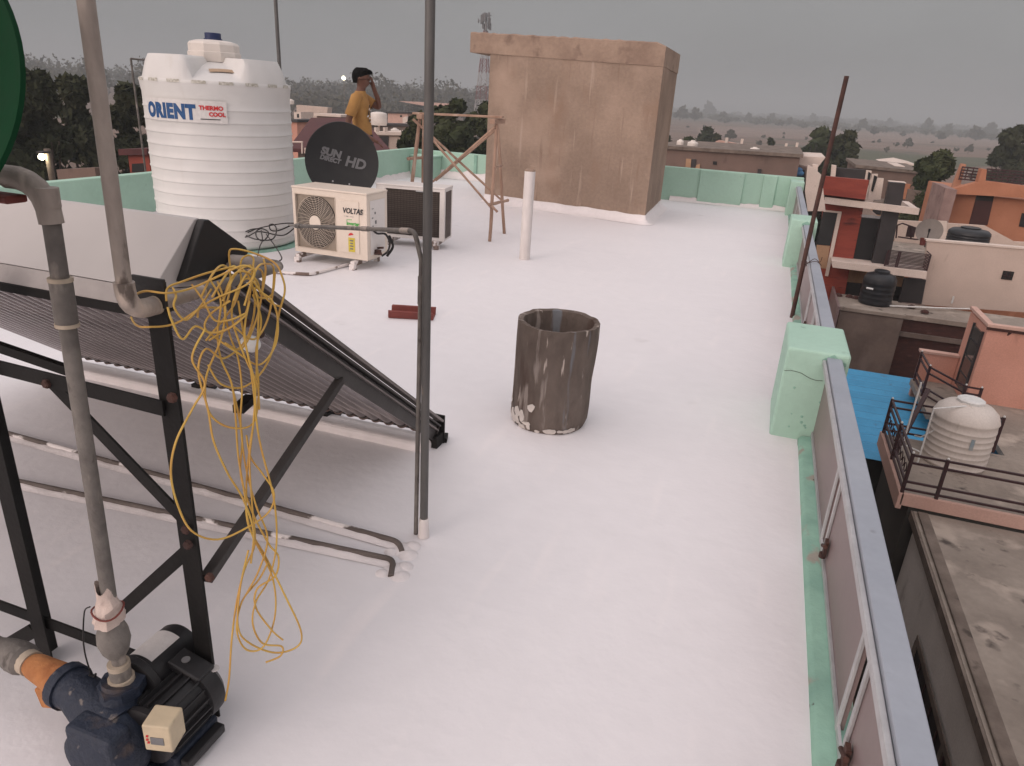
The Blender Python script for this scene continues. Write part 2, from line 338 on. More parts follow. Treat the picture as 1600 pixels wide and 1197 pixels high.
def railing(label, y0, y1, z, slots):
    t = thing('railing', label, 'railing', (.42, y0, 0), 'sheet metal railings on the roof edge')
    MB().box(.396, .462, y0, y1, z-.036, z).build('top_rail', mt['railblue'], t, bevel=.004)
    MB().box(.380, .3945, y0, y1, z-.040, z-.014).build('trim_tube', mt['silver'], t, bevel=.003)
    ys = [y0] + [s for sl in slots for s in sl] + [y1]
    for i in range(0, len(ys), 2):
        a, c = ys[i], ys[i+1]
        MB().box(.412, .424, a, c, .036, z-.037).build('sheet', mt['panel'], t)
        for yy in ((a, c) if 0 < i < len(ys)-2 else ((c,) if i == 0 else (a,))):
            MB().box(.402, .4115, yy-.009, yy+.009, .036, z-.041).build('edge_strip', mt['silver'], t, bevel=.002)
    MB().box(.404, .4115, y0, y1, .0355, .056).build('bottom_strip', mt['silver'], t)
    for yy in [q[0]-.05 for q in slots]:
        c = (.402, yy, .11); g = MB()
        g.obox(c, (.006,0,0), (0,.014,0), (0,0,.03)); g.tube([(.396, yy-.03, .13), (.396, yy+.03, .10)], .007, 8); g.lathe([(.012,-.005),(.012,.012)], (.398, yy, .075), 10)
        g.build('latch', mt['rust'], t)
    return t
railing('near mauve sheet railing with blue-grey top rail', -1.2, 3.50, .445, [(1.49, 1.60), (2.40, 2.51)])
railing('middle sheet railing with a rusty rod wired to it', 3.985, 8.03, .45, [(4.70, 4.79), (5.34, 5.43)])
railing('far short sheet railing ending at the back parapet corner', 8.485, 12.31, .46, [(9.6, 9.65), (11.0, 11.05)])
t = thing('rusty_rod', 'tall rusty iron rod leaning beside the middle railing', 'rod', (.36, 5.9, 0))
MB().tube([(.345, 5.90, -.02), (.352, 5.92, .8), (.372, 5.93, 1.77)], .017, 10).build('rod', mt['rust'], t, smooth=40)
w = MB()
for i in range(3): w.tube([Vector((.352, 5.92, .42+.012*i)) + Vector((math.cos(a)*.02, math.sin(a)*.02, .004*math.sin(a*2))) for a in [j*2*math.pi/12 for j in range(12)]], .0028, 5, closed=True)
w.tube(smooth_pts([(.37,5.915,.43),(.42,5.93,.475),(.46,5.90,.46),(.47,5.9,.50)],5), .0028, 5); w.tube(smooth_pts([(.37,5.9,.44),(.43,5.86,.47),(.475,5.88,.44)],5), .0028, 5)
w.build('tie_wire', mt['rust'], t)

# ------------------------------------------------------------------ brown shed
A = Vector((-4.06, 10.33, 0)); B = Vector((-1.525, 9.84, 0)); C_ = Vector((-1.60, 11.73, 0)); D_ = Vector((-4.06, 12.25, 0))
s = thing('stairhead_shed', 'windowless brown cement plastered shed with flat roof slab', 'shed', (-2.8, 11, 0))
def ring(sc_, z):
    c = (A+B+C_+D_)/4; return [Vector((c.x+(p.x-c.x)*sc_, c.y+(p.y-c.y)*sc_, z)) for p in (A, B, C_, D_)]
def wall_grid(b, p0, p1, zb, zt0, zt1, n=26, m=22, amp=.004):
    base = len(b.v)
    for j in range(m+1):
        for i in range(n+1):
            q = p0.lerp(p1, i/n); zt = zt0+(zt1-zt0)*i/n; z = zb+(zt-zb)*j/m
            nn = (p1-p0).cross(Vector((0,0,1))).normalized()
            e = amp*(mnoise.noise((q.x*1.6, q.y*1.6, z*1.6)) + .5*mnoise.noise((q.x*6, q.y*6, z*4)))
            if i in (0, n): e = 0
            b.v.append(tuple(Vector((q.x, q.y, z))+nn*e))
    for j in range(m):
        for i in range(n):
            a = base+j*(n+1)+i; b.f.append((a, a+1, a+n+2, a+n+1))
b = MB(); zl, zr = 2.07, 1.97
wall_grid(b, A, B, .0, zl, zr); wall_grid(b, B, C_, .0, zr, zr); wall_grid(b, C_, D_, .0, zr, zl); wall_grid(b, D_, A, .0, zl, zl)
b.build('wall', mt['shed'], s, smooth=40)
# slab: flush on the right, overhanging on the left, ragged top edge
b = MB(); n = 46; al = A + (A-B).normalized()*.34; dl = D_ + (D_-C_).normalized()*.34
fo = (B-A).cross(Vector((0,0,1))).normalized()*.012
def rag(i): return .018*mnoise.noise((i*.9, 3, 1)) + .02*max(0, mnoise.noise((i*2.3, 8, 5)))
F0, F1, K1, K0 = al+fo, B+fo+Vector((.006, 0, 0)), C_+Vector((.008, .02, 0)), dl
for i in range(n+1):
    t_ = i/n; f = F0.lerp(F1, t_); bk = K0.lerp(K1, t_); zb_ = zl-.01+(zr-.01-zl+.01)*t_; zt_ = 2.325+(2.235-2.325)*t_+rag(i)
    if t_ > .955: zt_ -= (t_-.955)*.9
    b.v += [(f.x, f.y, zb_), (f.x, f.y, zt_-.015), (f.x, f.y+.02, zt_), (bk.x, bk.y, zt_+.02+rag(i+70)), (bk.x, bk.y, zb_)]
for i in range(n):
    for k_ in range(5): a = i*5; b.f.append((a+k_, a+(k_+1)%5, a+5+(k_+1)%5, a+5+k_))
b.f += [(0,1,2,3,4), tuple(n*5+q for q in (4,3,2,1,0))]
b.build('roof_slab', mt['slabedge'], s, smooth=30)
fo2 = (B-A).cross(Vector((0,0,1))).normalized()
b = MB(); P = []; n1 = 30; n2 = 22; X1 = Vector((1,0,0))
for i in range(n1+1): P.append((A.lerp(B, i/n1), fo2))
for i in range(1, 6): P.append((B, (fo2*(1-i/5)+X1*(i/5)).normalized()))
for i in range(1, n2+1): P.append((B.lerp(C_, i/n2), X1))
for p_, sd_ in P:
    hh = .115*(1+.10*mnoise.noise((p_.x*4, p_.y*4, 9))+.08*mnoise.noise((p_.x*13, p_.y*13, 2)))
    for (d, z) in ((.001, hh), (.013, hh), (.022, hh*.6), (.06, hh*.22), (.13, .001)): q = p_+sd_*d; b.v.append((q.x, q.y, z))
for i in range(len(P)-1):
    for k_ in range(4): b.f.append((i*5+k_, i*5+k_+1, i*5+k_+6, i*5+k_+5))
o = b.build('roof_floor_upstand', mt['whitecurb'], smooth=60); o['kind'] = 'structure'

# ------------------------------------------------------------------ white water tank
TC = Vector((-5.005, 5.828, .02)); TR = .642
CA = math.atan2(-TC.y, -TC.x)           # towards the viewer's side of the tank
t = thing('water_tank', 'tall ribbed white water tank with navy and red lettering', 'water tank', TC)
prof = [(.60, 0), (TR-.008, .015), (TR, .04)]
for i in range(12):
    z = .075 + i*.104
    prof += [(TR, z), (TR+.006, z+.005), (TR+.007, z+.014), (TR+.001, z+.022), (TR, z+.06)]
prof += [(TR, 1.345), (TR+.004, 1.37), (TR+.012, 1.43), (TR+.014, 1.445), (TR+.006, 1.46)]
MB().lathe(prof, TC, 72).build('body', mt['tank'], t, smooth=50)
b = MB(); na, nr = 96, 22
for i in range(nr+1):
    rho = 1-i/nr
    for j in range(na):
        th = 2*math.pi*j/na
        w = .5+.5*math.cos(4*(th-CA)+math.pi); w = max(0, min(1, (w-.34)/.20)); w = w*w*(3-2*w)
        dome = .185*(1-rho**1.7)
        lobe = .195*min(1, (max(0, 1-rho)/.09))**.5 + .01*(1-rho)
        zz = dome*(1-w) + max(dome, lobe)*w
        b.v.append((TC.x+(TR+.004)*rho*math.cos(th), TC.y+(TR+.004)*rho*math.sin(th), TC.z+1.458+zz))
for i in range(nr):
    for j in range(na): b.f.append((i*na+j, i*na+(j+1)%na, (i+1)*na+(j+1)%na, (i+1)*na+j))
b.build('domed_top', mt['tank'], t, smooth=60)
l = MB().lathe([(.215, 1.62), (.225, 1.66), (.23, 1.675), (.23, 1.70), (.22, 1.705), (.22, 1.765), (.205, 1.785), (.15, 1.80), (.08, 1.805)], TC, 10).build('lid', mt['lid'], t, smooth=25)
MB().lathe([(.08, 1.804), (.08, 1.815), (.07, 1.817), (.07, 1.86), (.065, 1.864)], TC, 24).build('vent_cap', mt['bluecap'], l, smooth=40)
def on_tank(zc, ang, r=TR+.017):
    def f(x, y, z):
        th = CA + ang + x/r; return TC + Vector(((r+z)*math.cos(th), (r+z)*math.sin(th), zc+y))
    return f
def tank_patch(a0, a1, z0, z1, r, name, mat, par, n=14):
    b = MB()
    for i in range(n+1):
        th = CA+a0+(a1-a0)*i/n
        for rr, z in ((r, z0), (r, z1)): b.v.append((TC.x+rr*math.cos(th), TC.y+rr*math.sin(th), TC.z+z))
    for i in range(n): b.f.append((i*2, i*2+2, i*2+3, i*2+1))
    return b.build(name, mat, par, smooth=60)
lab = tank_patch(-1.10, .09, 1.120, 1.300, TR+.0155, 'label_sticker', M('label_white', rgb(.70,.675,.655), rgb(.66,.64,.62), 30, .45, bump=0, spots=[(rgb(.60,.585,.575), 20, .6, (1,1,.15), .1)]), t)
lettering('ORIENT', .158, 'lettering', mt['ink_blue'], lab, on_tank(1.150, -1.07), bold=.0095, sx=.83, space=1.12)
lettering('THERMO', .046, 'lettering', mt['ink_red'], lab, on_tank(1.228, -.25), bold=.0022, sx=1.05)
lettering('COOL', .046, 'lettering', mt['ink_red'], lab, on_tank(1.178, -.135), bold=.0022, sx=1.02)
b = MB()
for i in range(9):
    a0 = -.23+i*.026; th = CA+a0
    b.obox(TC+Vector(((TR+.017)*math.cos(th), (TR+.017)*math.sin(th), 1.152)), Vector((-math.sin(th), math.cos(th), 0))*(.009+.003*(i%3)), Vector((math.cos(th), math.sin(th), 0))*.001, (0,0,.0035))
b.build('small_print', mt['ink_dark'], lab)
for i in range(-4, 4):
    tank_patch(i*.335+.02, i*.335+.20, 1.434, 1.460, TR+.0165, 'faded_stencil', mt['ink_olive'], t, 5)
th = CA+.14; d = Vector((math.cos(th), math.sin(th), 0)); tg = Vector((-d.y, d.x, 0))
b = MB(); k_ = 6
def dome_at(rho): return 1.458+.185*(1-rho**1.7)
for i in range(k_+1):
    x = -.12+.24*i/k_
    for rho in (.66, .76):
        P_ = d*(TR*rho)+tg*x; rr = P_.length/TR
        b.v.append(tuple(TC+P_+Vector((0,0,dome_at(min(1, rr))+.012))))
for i in range(k_): b.f.append((2*i, 2*i+1, 2*i+3, 2*i+2))
b.build('tape_strip', mt['tape'], t)
p = tag(MB().lathe([(.70, -.005), (.69, .012), (.66, .018)], (TC.x, TC.y, 0), 48).build('tank_plinth', mt['mintworn'], smooth=40), 'round worn green plinth under the white water tank', 'plinth')
# thin pole and small pipe stand behind the tank
P0 = gd(437, 110, 9.0); tag(MB().tube([(P0.x, P0.y, 0), (P0.x, P0.y, 2.4)], .021, 10).build('flag_pole', mt['gipole'], smooth=40), 'thin grey pole standing behind the white water tank', 'pole')
P0 = gd(212, 150, 17); q = gd(211, 92, 17); q2 = gd(236, 95, 17.2)
b = MB(); b.tube([(P0.x, P0.y, -7.3), (P0.x, P0.y, q.z)], .02, 8); b.tube([(P0.x, P0.y, q.z), q2], .018, 8)
tag(b.build('pipe_stand', mt['gidark'], smooth=40), 'thin bent pipe stand just left of the white tank', 'pipe')
# ================================================================== SOLAR WATER HEATER
s = thing('solar_water_heater', 'solar water heater with sloping glass tubes on a black steel stand', 'solar heater', (-1.15, 1.07, 0))
XL, XR = -3.3, -1.205
sec = [(1.150, 1.074), (1.290, 1.204), (1.303, 1.206), (1.43, 1.112), (1.42, 1.094), (1.30, 1.05)]
MB().prism([(XR, y, z) for y, z in sec], (XL-XR, 0, 0)).build('storage_tank', mt['shell'], s, bevel=.002)
MB().prism([(XR+.0, 1.150, 1.0725), (XR, 1.30, 1.048), (XR, 1.25, 1.02), (XR, 1.132, 1.035)], (XL-XR, 0, 0)).build('tank_flange', mt['shellb'], s)
capo = [(1.212, 1.078), (1.286, 1.190), (1.297, 1.2045), (1.312, 1.203), (1.428, 1.122), (1.436, 1.108), (1.420, 1.093), (1.32, 1.068)]
MB().prism([(XR+.0005, y, z) for y, z in capo], (.022, 0, 0)).build('end_cap', mt['cap'], s, bevel=.003)
MB().box(XL, XR-.0, 1.128, 1.20, 1.014, 1.034).build('header_bar', mt['blacksteel'], s)
# sloping tubes, their rails and bottom holder
def slope(x, t): return Vector((x - .06*t, 1.345+1.26*t, 1.035-.925*t))
for i in range(32):
    x = XR-.045-.066*i
    b = MB(); b.tube([slope(x, -.06), slope(x, .5), slope(x, 1.0)], .0225, 14)
    b.build('vacuum_tube', mt['glass_tube'], s, smooth=40)
    c = MB(); e = slope(x, 1.0); d = (slope(x, 1)-slope(x, 0)).normalized()
    c.tube([e+d*q for q in (-.012, .012, .026, .036)], [.0255, .0255, .018, .006], 12); cu_ = c.build('tube_cup', mt['cap'], s, smooth=40)
    ax_ = Vector((1,0,0)); ay_ = d.cross(ax_).normalized(); c = MB(); c.tube([e-d*.004+(ax_*math.cos(a)+ay_*math.sin(a))*.0275 for a in [k*math.pi/9 for k in range(18)]], .0036, 6, closed=True); c.build('ring', mt['cupring'], cu_, smooth=60)
b = MB(); q0, q1 = slope(XR+.03, -.02), slope(XR+.03, 1.06)
nrm = Vector((0, .925, 1.26)).normalized()
sh0, sh1 = slope(XR-.01, -.05)+nrm*.036, slope(XR-.01, 1.0)+nrm*.036; sl0, sl1 = slope(XL, -.05)+nrm*.036, slope(XL, 1.0)+nrm*.036
MB().prism([sh0, sh1, sl1, sl0], nrm*.004).build('reflector_sheet', mt['rail'], s)
b.bar(q0-nrm*.012, q1-nrm*.012, .012, .066, up=nrm)
b.build('side_rail', mt['rail'], s, bevel=.0015)
for off, wd, hh in ((.050, .040, .012), (.026, .028, .009), (.004, .020, .007)):
    o_ = nrm*off+Vector((.010,0,0)); MB().bar(slope(XR+.032, -.02)+o_, slope(XR+.032, 1.035)+o_, wd, hh, up=nrm).build('rail_lip', mt['raillip'] if off != .026 else mt['rail'], s, bevel=.003)
e0, e1 = slope(XR+.045, 1.045), slope(XL, 1.045)
b = MB(); b.bar(e0+Vector((0,0,.012)), e1+Vector((0,0,.012)), .012, .045, up=nrm)
b.build('bottom_holder', mt['browngrime'], s)
for x in (XR+.03, -1.75, -2.5):
    f = slope(x, 1.03); g = MB(); g.box(f.x-.025, f.x+.025, f.y-.02, f.y+.05, 0.0, .06); g.box(f.x-.03, f.x+.03, f.y+.045, f.y+.055, .0, .14); g.obox((f.x, f.y+.075, .012), (.03,.01,0), (-.01,.03,0), (0,0,.012))
    g.build('foot_bracket', mt['blacksteel'], s, bevel=.003)
LR, LL = Vector((-1.105, 1.075, 0)), Vector((-1.63, 1.045, 0))
def angle_iron(p, q, w, name, a=Vector((1,0,0)), c=Vector((0,1,0)), t_=.005, mat='blacksteel'):
    p, q = Vector(p), Vector(q); d = (q-p)/2; m_ = (p+q)/2; b = MB()
    b.obox(m_+a*w/2, d, a*(w/2), c*(t_/2)); b.obox(m_+c*(w/2+t_/2), d, a*(t_/2), c*(w/2)); return b.build(name, mt[mat], s)
angle_iron(LR-Vector((.022,.02,0)), LR+Vector((-.022,-.02,1.11)), .050, 'leg')
angle_iron(LL-Vector((.022,.02,0)), LL+Vector((-.022,-.02,1.09)), .050, 'leg')
MB().box(LR.x-.045, LR.x+.035, LR.y-.028, LR.y-.0215, 1.075, 1.135).build('top_plate', mt['cap'], s, bevel=.002)
def brace(p, q, w=.032, mat='blacksteel', name='brace'): return MB().bar(p, q, w, .006, up=(0,1,0.01)).build(name, mt[mat], s)
yb = 1.045
# w seen face on: bars are flat iron lying in the plane of the legs
MB().bar((-3.0, yb, .885), (-1.11, yb, .855), .006, .034, up=(0,0,1)).build('cross_bar', mt['blacksteel'], s)
MB().bar((-3.0, yb-.005, .135), (-1.13, yb-.005, .125), .006, .034, up=(0,0,1)).build('cross_bar', mt['blacksteel'], s)
def flat(p, q, w=.032, y=None, mat='blacksteel'):
    p, q = Vector(p), Vector(q); d = (q-p).normalized(); n_ = Vector((0,1,0)); u_ = d.cross(n_)
    return MB().obox((p+q)/2, (q-p)/2, u_*(w/2), n_*.003).build('brace', mt[mat], s)
pa, pb = gy(80, 597, 1.055), gy(297, 822, 1.055); flat(pa, pb)
pa, pb = gy(296, 858, 1.058), gy(165, 975, 1.058); flat(pa, pb)
pa, pb = gy(52, 985, 1.03), gy(-60, 1050, 1.03); flat(pa, pb, .04)
MB().bar(gx(322, 905, -1.09), slope(XR+.03, .415)-nrm*.04, .026, .026).build('strut', mt['browngrime'], s, bevel=.002)
MB().bar(gd(-60, 522, 2.75), gd(110, 580, 2.5), .022, .03).build('support_bar', mt['blacksteel'], s)
MB().bar(gd(392, 622, 2.62), gd(372, 640, 2.52), .04, .03).build('foot_clip', mt['blacksteel'], s)
b = MB()
for (u, v) in ((290, 828), (293, 852), (268, 622), (72, 600), (327, 903), (385, 505), (408, 522)):
    pt = gy(u, v, 1.038) if u < 330 else gx(u, v, XR+.045)
    ax = (0,-1,0) if u < 330 else (1,0,0)
    Mx = Vector(ax).to_track_quat('Z', 'Y').to_matrix(); b.lathe([(.011, -.006), (.011, .003), (.008, .006)], pt, 6, M=Mx)
b.build('bolt', mt['rust'], s)
pc = gx(391, 537, XR+.06); Mx = Vector((1,-.5,.2)).to_track_quat('Z','Y').to_matrix()
MB().lathe([(.018,-.02),(.021,-.005),(.021,.012),(.016,.026),(.006,.033)], pc, 18, M=Mx).build('white_plug', mt['ink_white'], s, smooth=50)
t = tag(MB().bar((-3.4, 2.60, .012), (-1.24, 2.62, .012), .12, .06).build('roof_pad', mt['whitecurb'], bevel=.02, seg=3), 'low white painted pad under the lower end of the solar tubes', 'curb')

# ================================================================== PIPES
GR = .0150
t = thing('pump_riser_pipe', 'thick grey pipe rising from the blue pump to a rounded elbow', 'pipe', (-1.18, .90, .2))
top = Vector((-1.165, .915, 1.328)); bot = Vector((-1.185, .895, .215))
lft = gz(-60, 274, 1.318)
pts = [bot, bot.lerp(top, .5), bot.lerp(top, .9)] + elbow(bot.lerp(top, .9), top, top.lerp(lft, .9), .078) + [lft]
MB().tube(pts, GR, 18).build('pipe', mt['gidark'], t, smooth=50)
def coupling(par, a, b_, z0, z1, r, mat='gi', rim=True):
    p, q = a.lerp(b_, z0), a.lerp(b_, z1)
    o = MB().tube([p, p.lerp(q, .5), q], r, 18).build('coupling', mt[mat], par, smooth=50)
    if rim:
        MB().tube([p-(q-p).normalized()*.004, p+(q-p).normalized()*.003], r+.0012, 18).build('sealant_ring', mt['hemp'], o, smooth=50)
        MB().tube([q-(q-p).normalized()*.003, q+(q-p).normalized()*.004], r+.0012, 18).build('sealant_ring', mt['hemp'], o, smooth=50)
coupling(t, bot, top, .765, .84, GR+.0045, 'gidark'); coupling(t, bot, top, .955, .985, GR+.004, 'gi', False)
bb = elbow(bot.lerp(top, .9), top, top.lerp(lft, .9), .078)
MB().tube(bb, GR+.005, 18).build('elbow', mt['gi'], t, smooth=50)
# union, joint and cloth wrap above the pump
u = MB().tube([bot+Vector((0,0,z)) for z in (.085,.10,.125,.15,.165,.185)], [.020,.028,.034,.032,.027,.019], 18).build('union', mt['gidark'], t, smooth=35)
MB().tube([bot+Vector((0,0,z)) for z in (-.005,.05)], .0225, 18).build('coupling', mt['gidark'], t, smooth=50)
MB().tube([bot+Vector((0,0,z)) for z in (.05,.062)], .0235, 18).build('sealant_ring', mt['hemp'], t, smooth=50)
b = MB()
for i in range(9):
    for j in range(20):
        a = 2*math.pi*j/20; f = i/8; r = .029-.008*f + .009*mnoise.noise((math.cos(a)*1.5, math.sin(a)*1.5, f*3)) + .006*mnoise.noise((math.cos(a)*5, math.sin(a)*5, f*9))
        if f > .5: r = .0170 + (.009 if .2 < ((a+.8) % 6.28) < 2.4 else 0)*(1-f) + .003*mnoise.noise((math.cos(a)*4, math.sin(a)*4, f*6))
        b.v.append((bot.x+r*math.cos(a), bot.y+r*math.sin(a), bot.z+.175+.095*f+.012*math.sin(a*2+1)*(f)))
for i in range(8):
    for j in range(20): b.f.append((i*20+j, i*20+(j+1)%20, (i+1)*20+(j+1)%20, (i+1)*20+j))
w = b.build('cloth_wrap', mt['rag'], t, smooth=30)
MB().tube([bot+Vector((.031*math.cos(a), .031*math.sin(a), .208+.006*math.sin(2*a))) for a in [i*2*math.pi/20 for i in range(20)]], .0022, 5, closed=True).build('tie_string', mt['rustchannel'], w)
b = MB(); b.tube(smooth_pts([bot+Vector(v) for v in ((-.04,-.01,.21),(-.09,.01,.16),(-.10,0,.06),(-.085,.0,-.03),(-.05,.01,-.06),(-.07,.02,-.13),(-.03,.03,-.16),(.01,.03,-.14))], 6), .0018, 5)
b.tube(smooth_pts([bot+Vector(v) for v in ((-.095,-.005,-.005),(-.085,0,-.012),(-.08,.0,-.002))], 3), .003, 5); b.build('loose_string', mt['cable_k'], t)
MB().box(lft.x+.02, lft.x+.125, lft.y-.02, lft.y+.02, lft.z-.036, lft.z-.0225).build('clamp', mt['rustchannel'], t, bevel=.004)

t = thing('tank_outlet_pipe', 'grey pipe elbowing out of the solar heater and rising out of frame', 'pipe', (-1.10, .98, 1.08))
e1 = gz(200, 490, 1.08); e2 = gz(446, 414, 1.08); e3 = Vector((-1.19, 1.365, 1.098))
top = gd(126, -60, math.hypot(e1.x, e1.y)-.01)
b = MB(); b.tube([top, e1.lerp(top, .3)] + elbow(top, e1, e2, .045) + [e1.lerp(e2, .4)], GR-.001, 18)
b.build('riser', mt['gi'], t, smooth=50)
MB().tube([e1.lerp(top, .105)] + elbow(top, e1, e2, .05) + [e1.lerp(e2, .135)], GR+.0035, 18).build('elbow', mt['gi'], t, smooth=50)
MB().tube([e1.lerp(e2, .13)] + [e1.lerp(e2, .8)] + elbow(e1, e2, e3, .045) + [e3], GR-.003, 18).build('arm', mt['gidark'], t, smooth=50)
MB().tube([e2.lerp(e3, .42), e3], GR+.001, 18).build('coupling', mt['gi'], t, smooth=50)
MB().tube([e1.lerp(e2, .128), e1.lerp(e2, .145)], GR+.004, 18).build('sealant_ring', mt['hemp'], t, smooth=50)
# pole and thin pipe beside it
t = thing('roof_pole', 'tall dark grey steel pole standing out of the white floor', 'pole', (-.962, 1.983, 0))
MB().tube([(-.962, 1.983, -.01), (-.962, 1.983, 1.9)], .0143, 16).build('pole', mt['gipole'], t, smooth=50)
b = MB(); b.tube([(-.962, 1.983, 0), (-.962, 1.983, .055), (-.962, 1.983, .075), (-.962,1.983,.078)], [.021,.018,.0175,.0146], 14); b.build('paint_collar', mt['paintfoot'], t, smooth=50)
t = thing('thin_pipe', 'thin grey pipe crossing in front of the ivory air conditioner', 'pipe', (-.99, 1.99, 0))
c0 = Vector((-.995, 1.985, 0)); c1 = gy(648, 361, 1.985); c2 = gd(466, 353, 3.4); far = gd(452, 352, 7.0)
k1 = Vector((-.985, 1.99, c1.z-.09))
pts = [c0, k1] + elbow(k1, c1, c2, .03) + elbow(c1, c2, far, .018) + [far]
MB().tube(pts, .0078, 12).build('pipe', mt['gidark'], t, smooth=50)
for f in (.28, .0): MB().tube([c1.lerp(c2, f+.03), c1.lerp(c2, f+.08)], .0092, 12).build('coupling', mt['gi'], t, smooth=50)
MB().tube([c0.lerp(k1, .86), c0.lerp(k1, .95)], .0100, 12).build('coupling', mt['gidark'], t, smooth=50)
MB().tube([c2.lerp(c1, -.03), c2.lerp(c1, .03)], .0105, 12).build('coupling', mt['gidark'], t, smooth=50)
# two floor pipes half buried in paint
def floor_pipe(label, p, q, cend):
    t = thing('floor_pipe', label, 'pipe', p, 'pipes along the floor')
    p, q, cend = Vector(p), Vector(q), Vector(cend)
    MB().tube([p, p.lerp(q, .5)] + elbow(p, q, cend, .03) + [cend], .0105, 10).build('pipe', mt['floorpipe'], t, smooth=50)
    b = MB(); n = 70
    for i in range(n+1):
        c = p.lerp(q, i/n); hh = .012*(1+.9*mnoise.noise((c.x*7, c.y*3, 1)) + .7*mnoise.noise((c.x*19, 3, 1)))
        for dy, z in ((-.034, .001), (-.018, max(.002, hh*.35)), (-.009, max(.003, hh*.75)), (.001, max(.002, hh*.6))): b.v.append((c.x, c.y+dy-.004, z+.002))
    for i in range(n):
        for k_ in range(3): b.f.append((i*4+k_, i*4+k_+1, i*4+k_+5, i*4+k_+4))
    b.build('paint_splash', mt['whitecurb'], t, smooth=60)
    b = MB(); g = q.lerp(cend, .5)
    for (dx, dy, r) in ((0,0,.035), (.03,-.02,.028), (.02,.03,.025), (-.03,-.03,.02)):
        b.lathe([(r*1.3, 0), (r*1.05, .004), (r*.6, .009), (r*.15, .011)], (g.x+dx+.01, g.y+dy, 0), 10)
    b.build('paint_lump', mt['whitecurb'], t, smooth=60)
floor_pipe('floor pipe splashed with white paint, the one nearer the solar tubes', (-3.3, 1.925, .012), (-1.02, 1.90, .012), (-.985, 1.86, .005))
floor_pipe('floor pipe splashed with white paint, the one nearer the pump', (-3.3, 1.58, .012), (-.985, 1.80, .012), (-.955, 1.725, .004))

# ================================================================== PUMP
t = thing('water_pump', 'navy and black water pump with a beige switch box', 'pump', (-1.15, .95, 0))
mc = Vector((-1.10, 0, .125)); rotY = Matrix.Rotation(R(-90), 3, 'X')   # lathe axis z -> +y
def ylathe(prof, c, n=32): return MB().lathe(prof, c, n, M=rotY)
mot = ylathe([(.062, .855), (.074, .86), (.074, .872), (.066, .877), (.066, .985), (.076, .99), (.078, 1.01), (.076, 1.03), (.060, 1.045), (.02, 1.05)], mc).build('motor', mt['pumpblack'], t, smooth=35)
f = MB()
for i in range(20):
    a = 2*math.pi*i/20; d = Vector((math.cos(a), 0, math.sin(a)))
    f.obox(mc+Vector((0, .932, 0))+d*.070, d*.0065, Vector((0,.052,0)), d.cross(Vector((0,1,0)))*.0018)
f.build('cooling_fin', mt['pumpblack'], mot)
pl = MB().obox(mc+Vector((.0, 1.01, .072)), (.045,0,-.012), (0,.028,0), (.003,0,.010)).build('cover_plate', mt['pumpblack'], mot, bevel=.005)
MB().lathe([(.010,0),(.010,.003),(.004,.003)], mc+Vector((-.012,1.01,.086)), 14).build('emblem', mt['ink_grey'], pl)
MB().lathe([(.012,0),(.011,.003)], mc+Vector((.045,1.036,.058)), 12).build('paint_spot', mt['whitelabel'], mot)
cc = Vector((-1.195, 0, .172))
cp = ylathe([(.055, .945), (.062, .95), (.062, 1.075), (.056, 1.085), (.02, 1.088)], cc).build('pressure_drum', mt['pumpblack'], t, smooth=35)
ylathe([(.070, .926), (.075, .929), (.075, .946), (.070, .950), (.05, .951)], cc).build('flange', mt['pumpblack'], cp, smooth=35)
b = MB()
for i in range(13):
    a = R(62)+R(66)*i/12; d = Vector((math.cos(a), 0, math.sin(a)))
    for y in (.962, 1.05): b.v.append(tuple(cc+d*.0632+Vector((0, y, 0))))
for i in range(12): b.f.append((2*i, 2*i+1, 2*i+3, 2*i+2))
b.build('label_sticker', mt['whitelabel'], cp, smooth=60)
vc = Vector((-1.165, 0, .105))
v = ylathe([(.05, .765), (.078, .775), (.088, .80), (.088, .845), (.078, .87), (.07, .90)], vc).build('pump_casing', mt['pumpblue'], t, smooth=40)
b = MB(); b.tube([(-1.185, .895, .225), (-1.185, .885, .19), (-1.18, .87, .15), (-1.17, .85, .11)], [.042, .043, .05, .06], 16); b.tube([(-1.185, .895, .226), (-1.185, .895, .20)], .050, 8); b.build('outlet_neck', mt['pumpblue'], t, smooth=40)
MB().tube([(-1.185, .895, .21), (-1.185, .895, .236)], .028, 14).build('sealant_ring', mt['hemp'], t, smooth=40)
b = MB(); b.tube([(-1.16, .845, .125), (-1.24, .862, .15), (-1.30, .872, .165), (-1.345, .877, .165)], [.075, .055, .046, .048], 18); b.tube([(-1.325, .875, .166), (-1.35, .878, .166)], .053, 18); b.build('suction_neck', mt['pumpblue'], t, smooth=40)
o = MB().tube([(-1.345, .878, .166), (-1.37, .882, .167), (-1.41, .886, .168), (-1.455, .89, .168), (-1.475, .892, .168)], [.038, .039, .034, .030, .024], 18).build('reducer', mt['pumporange'], t, smooth=40)
MB().obox((-1.39, .865, .125), (.03,0,.01), (0,.012,0), (-.006,0,.028)).build('reducer_foot', mt['pumporange'], o, bevel=.006)
MB().tube([(-1.47, .892, .168), (-1.49, .894, .168)], .030, 16).build('sealant_ring', mt['hemp'], t, smooth=40)
o = MB().tube([(-1.488, .894, .168), (-1.50, .895, .168), (-1.53, .897, .168), (-1.56, .90, .168), (-1.59, .902, .168)], [.029, .038, .038, .033, .025], 12).build('suction_union', mt['gidark'], t, smooth=30)
MB().tube([(-1.58, .902, .168), (-2.2, .93, .17)], .022, 14).build('suction_pipe', mt['gidark'], o, smooth=40)
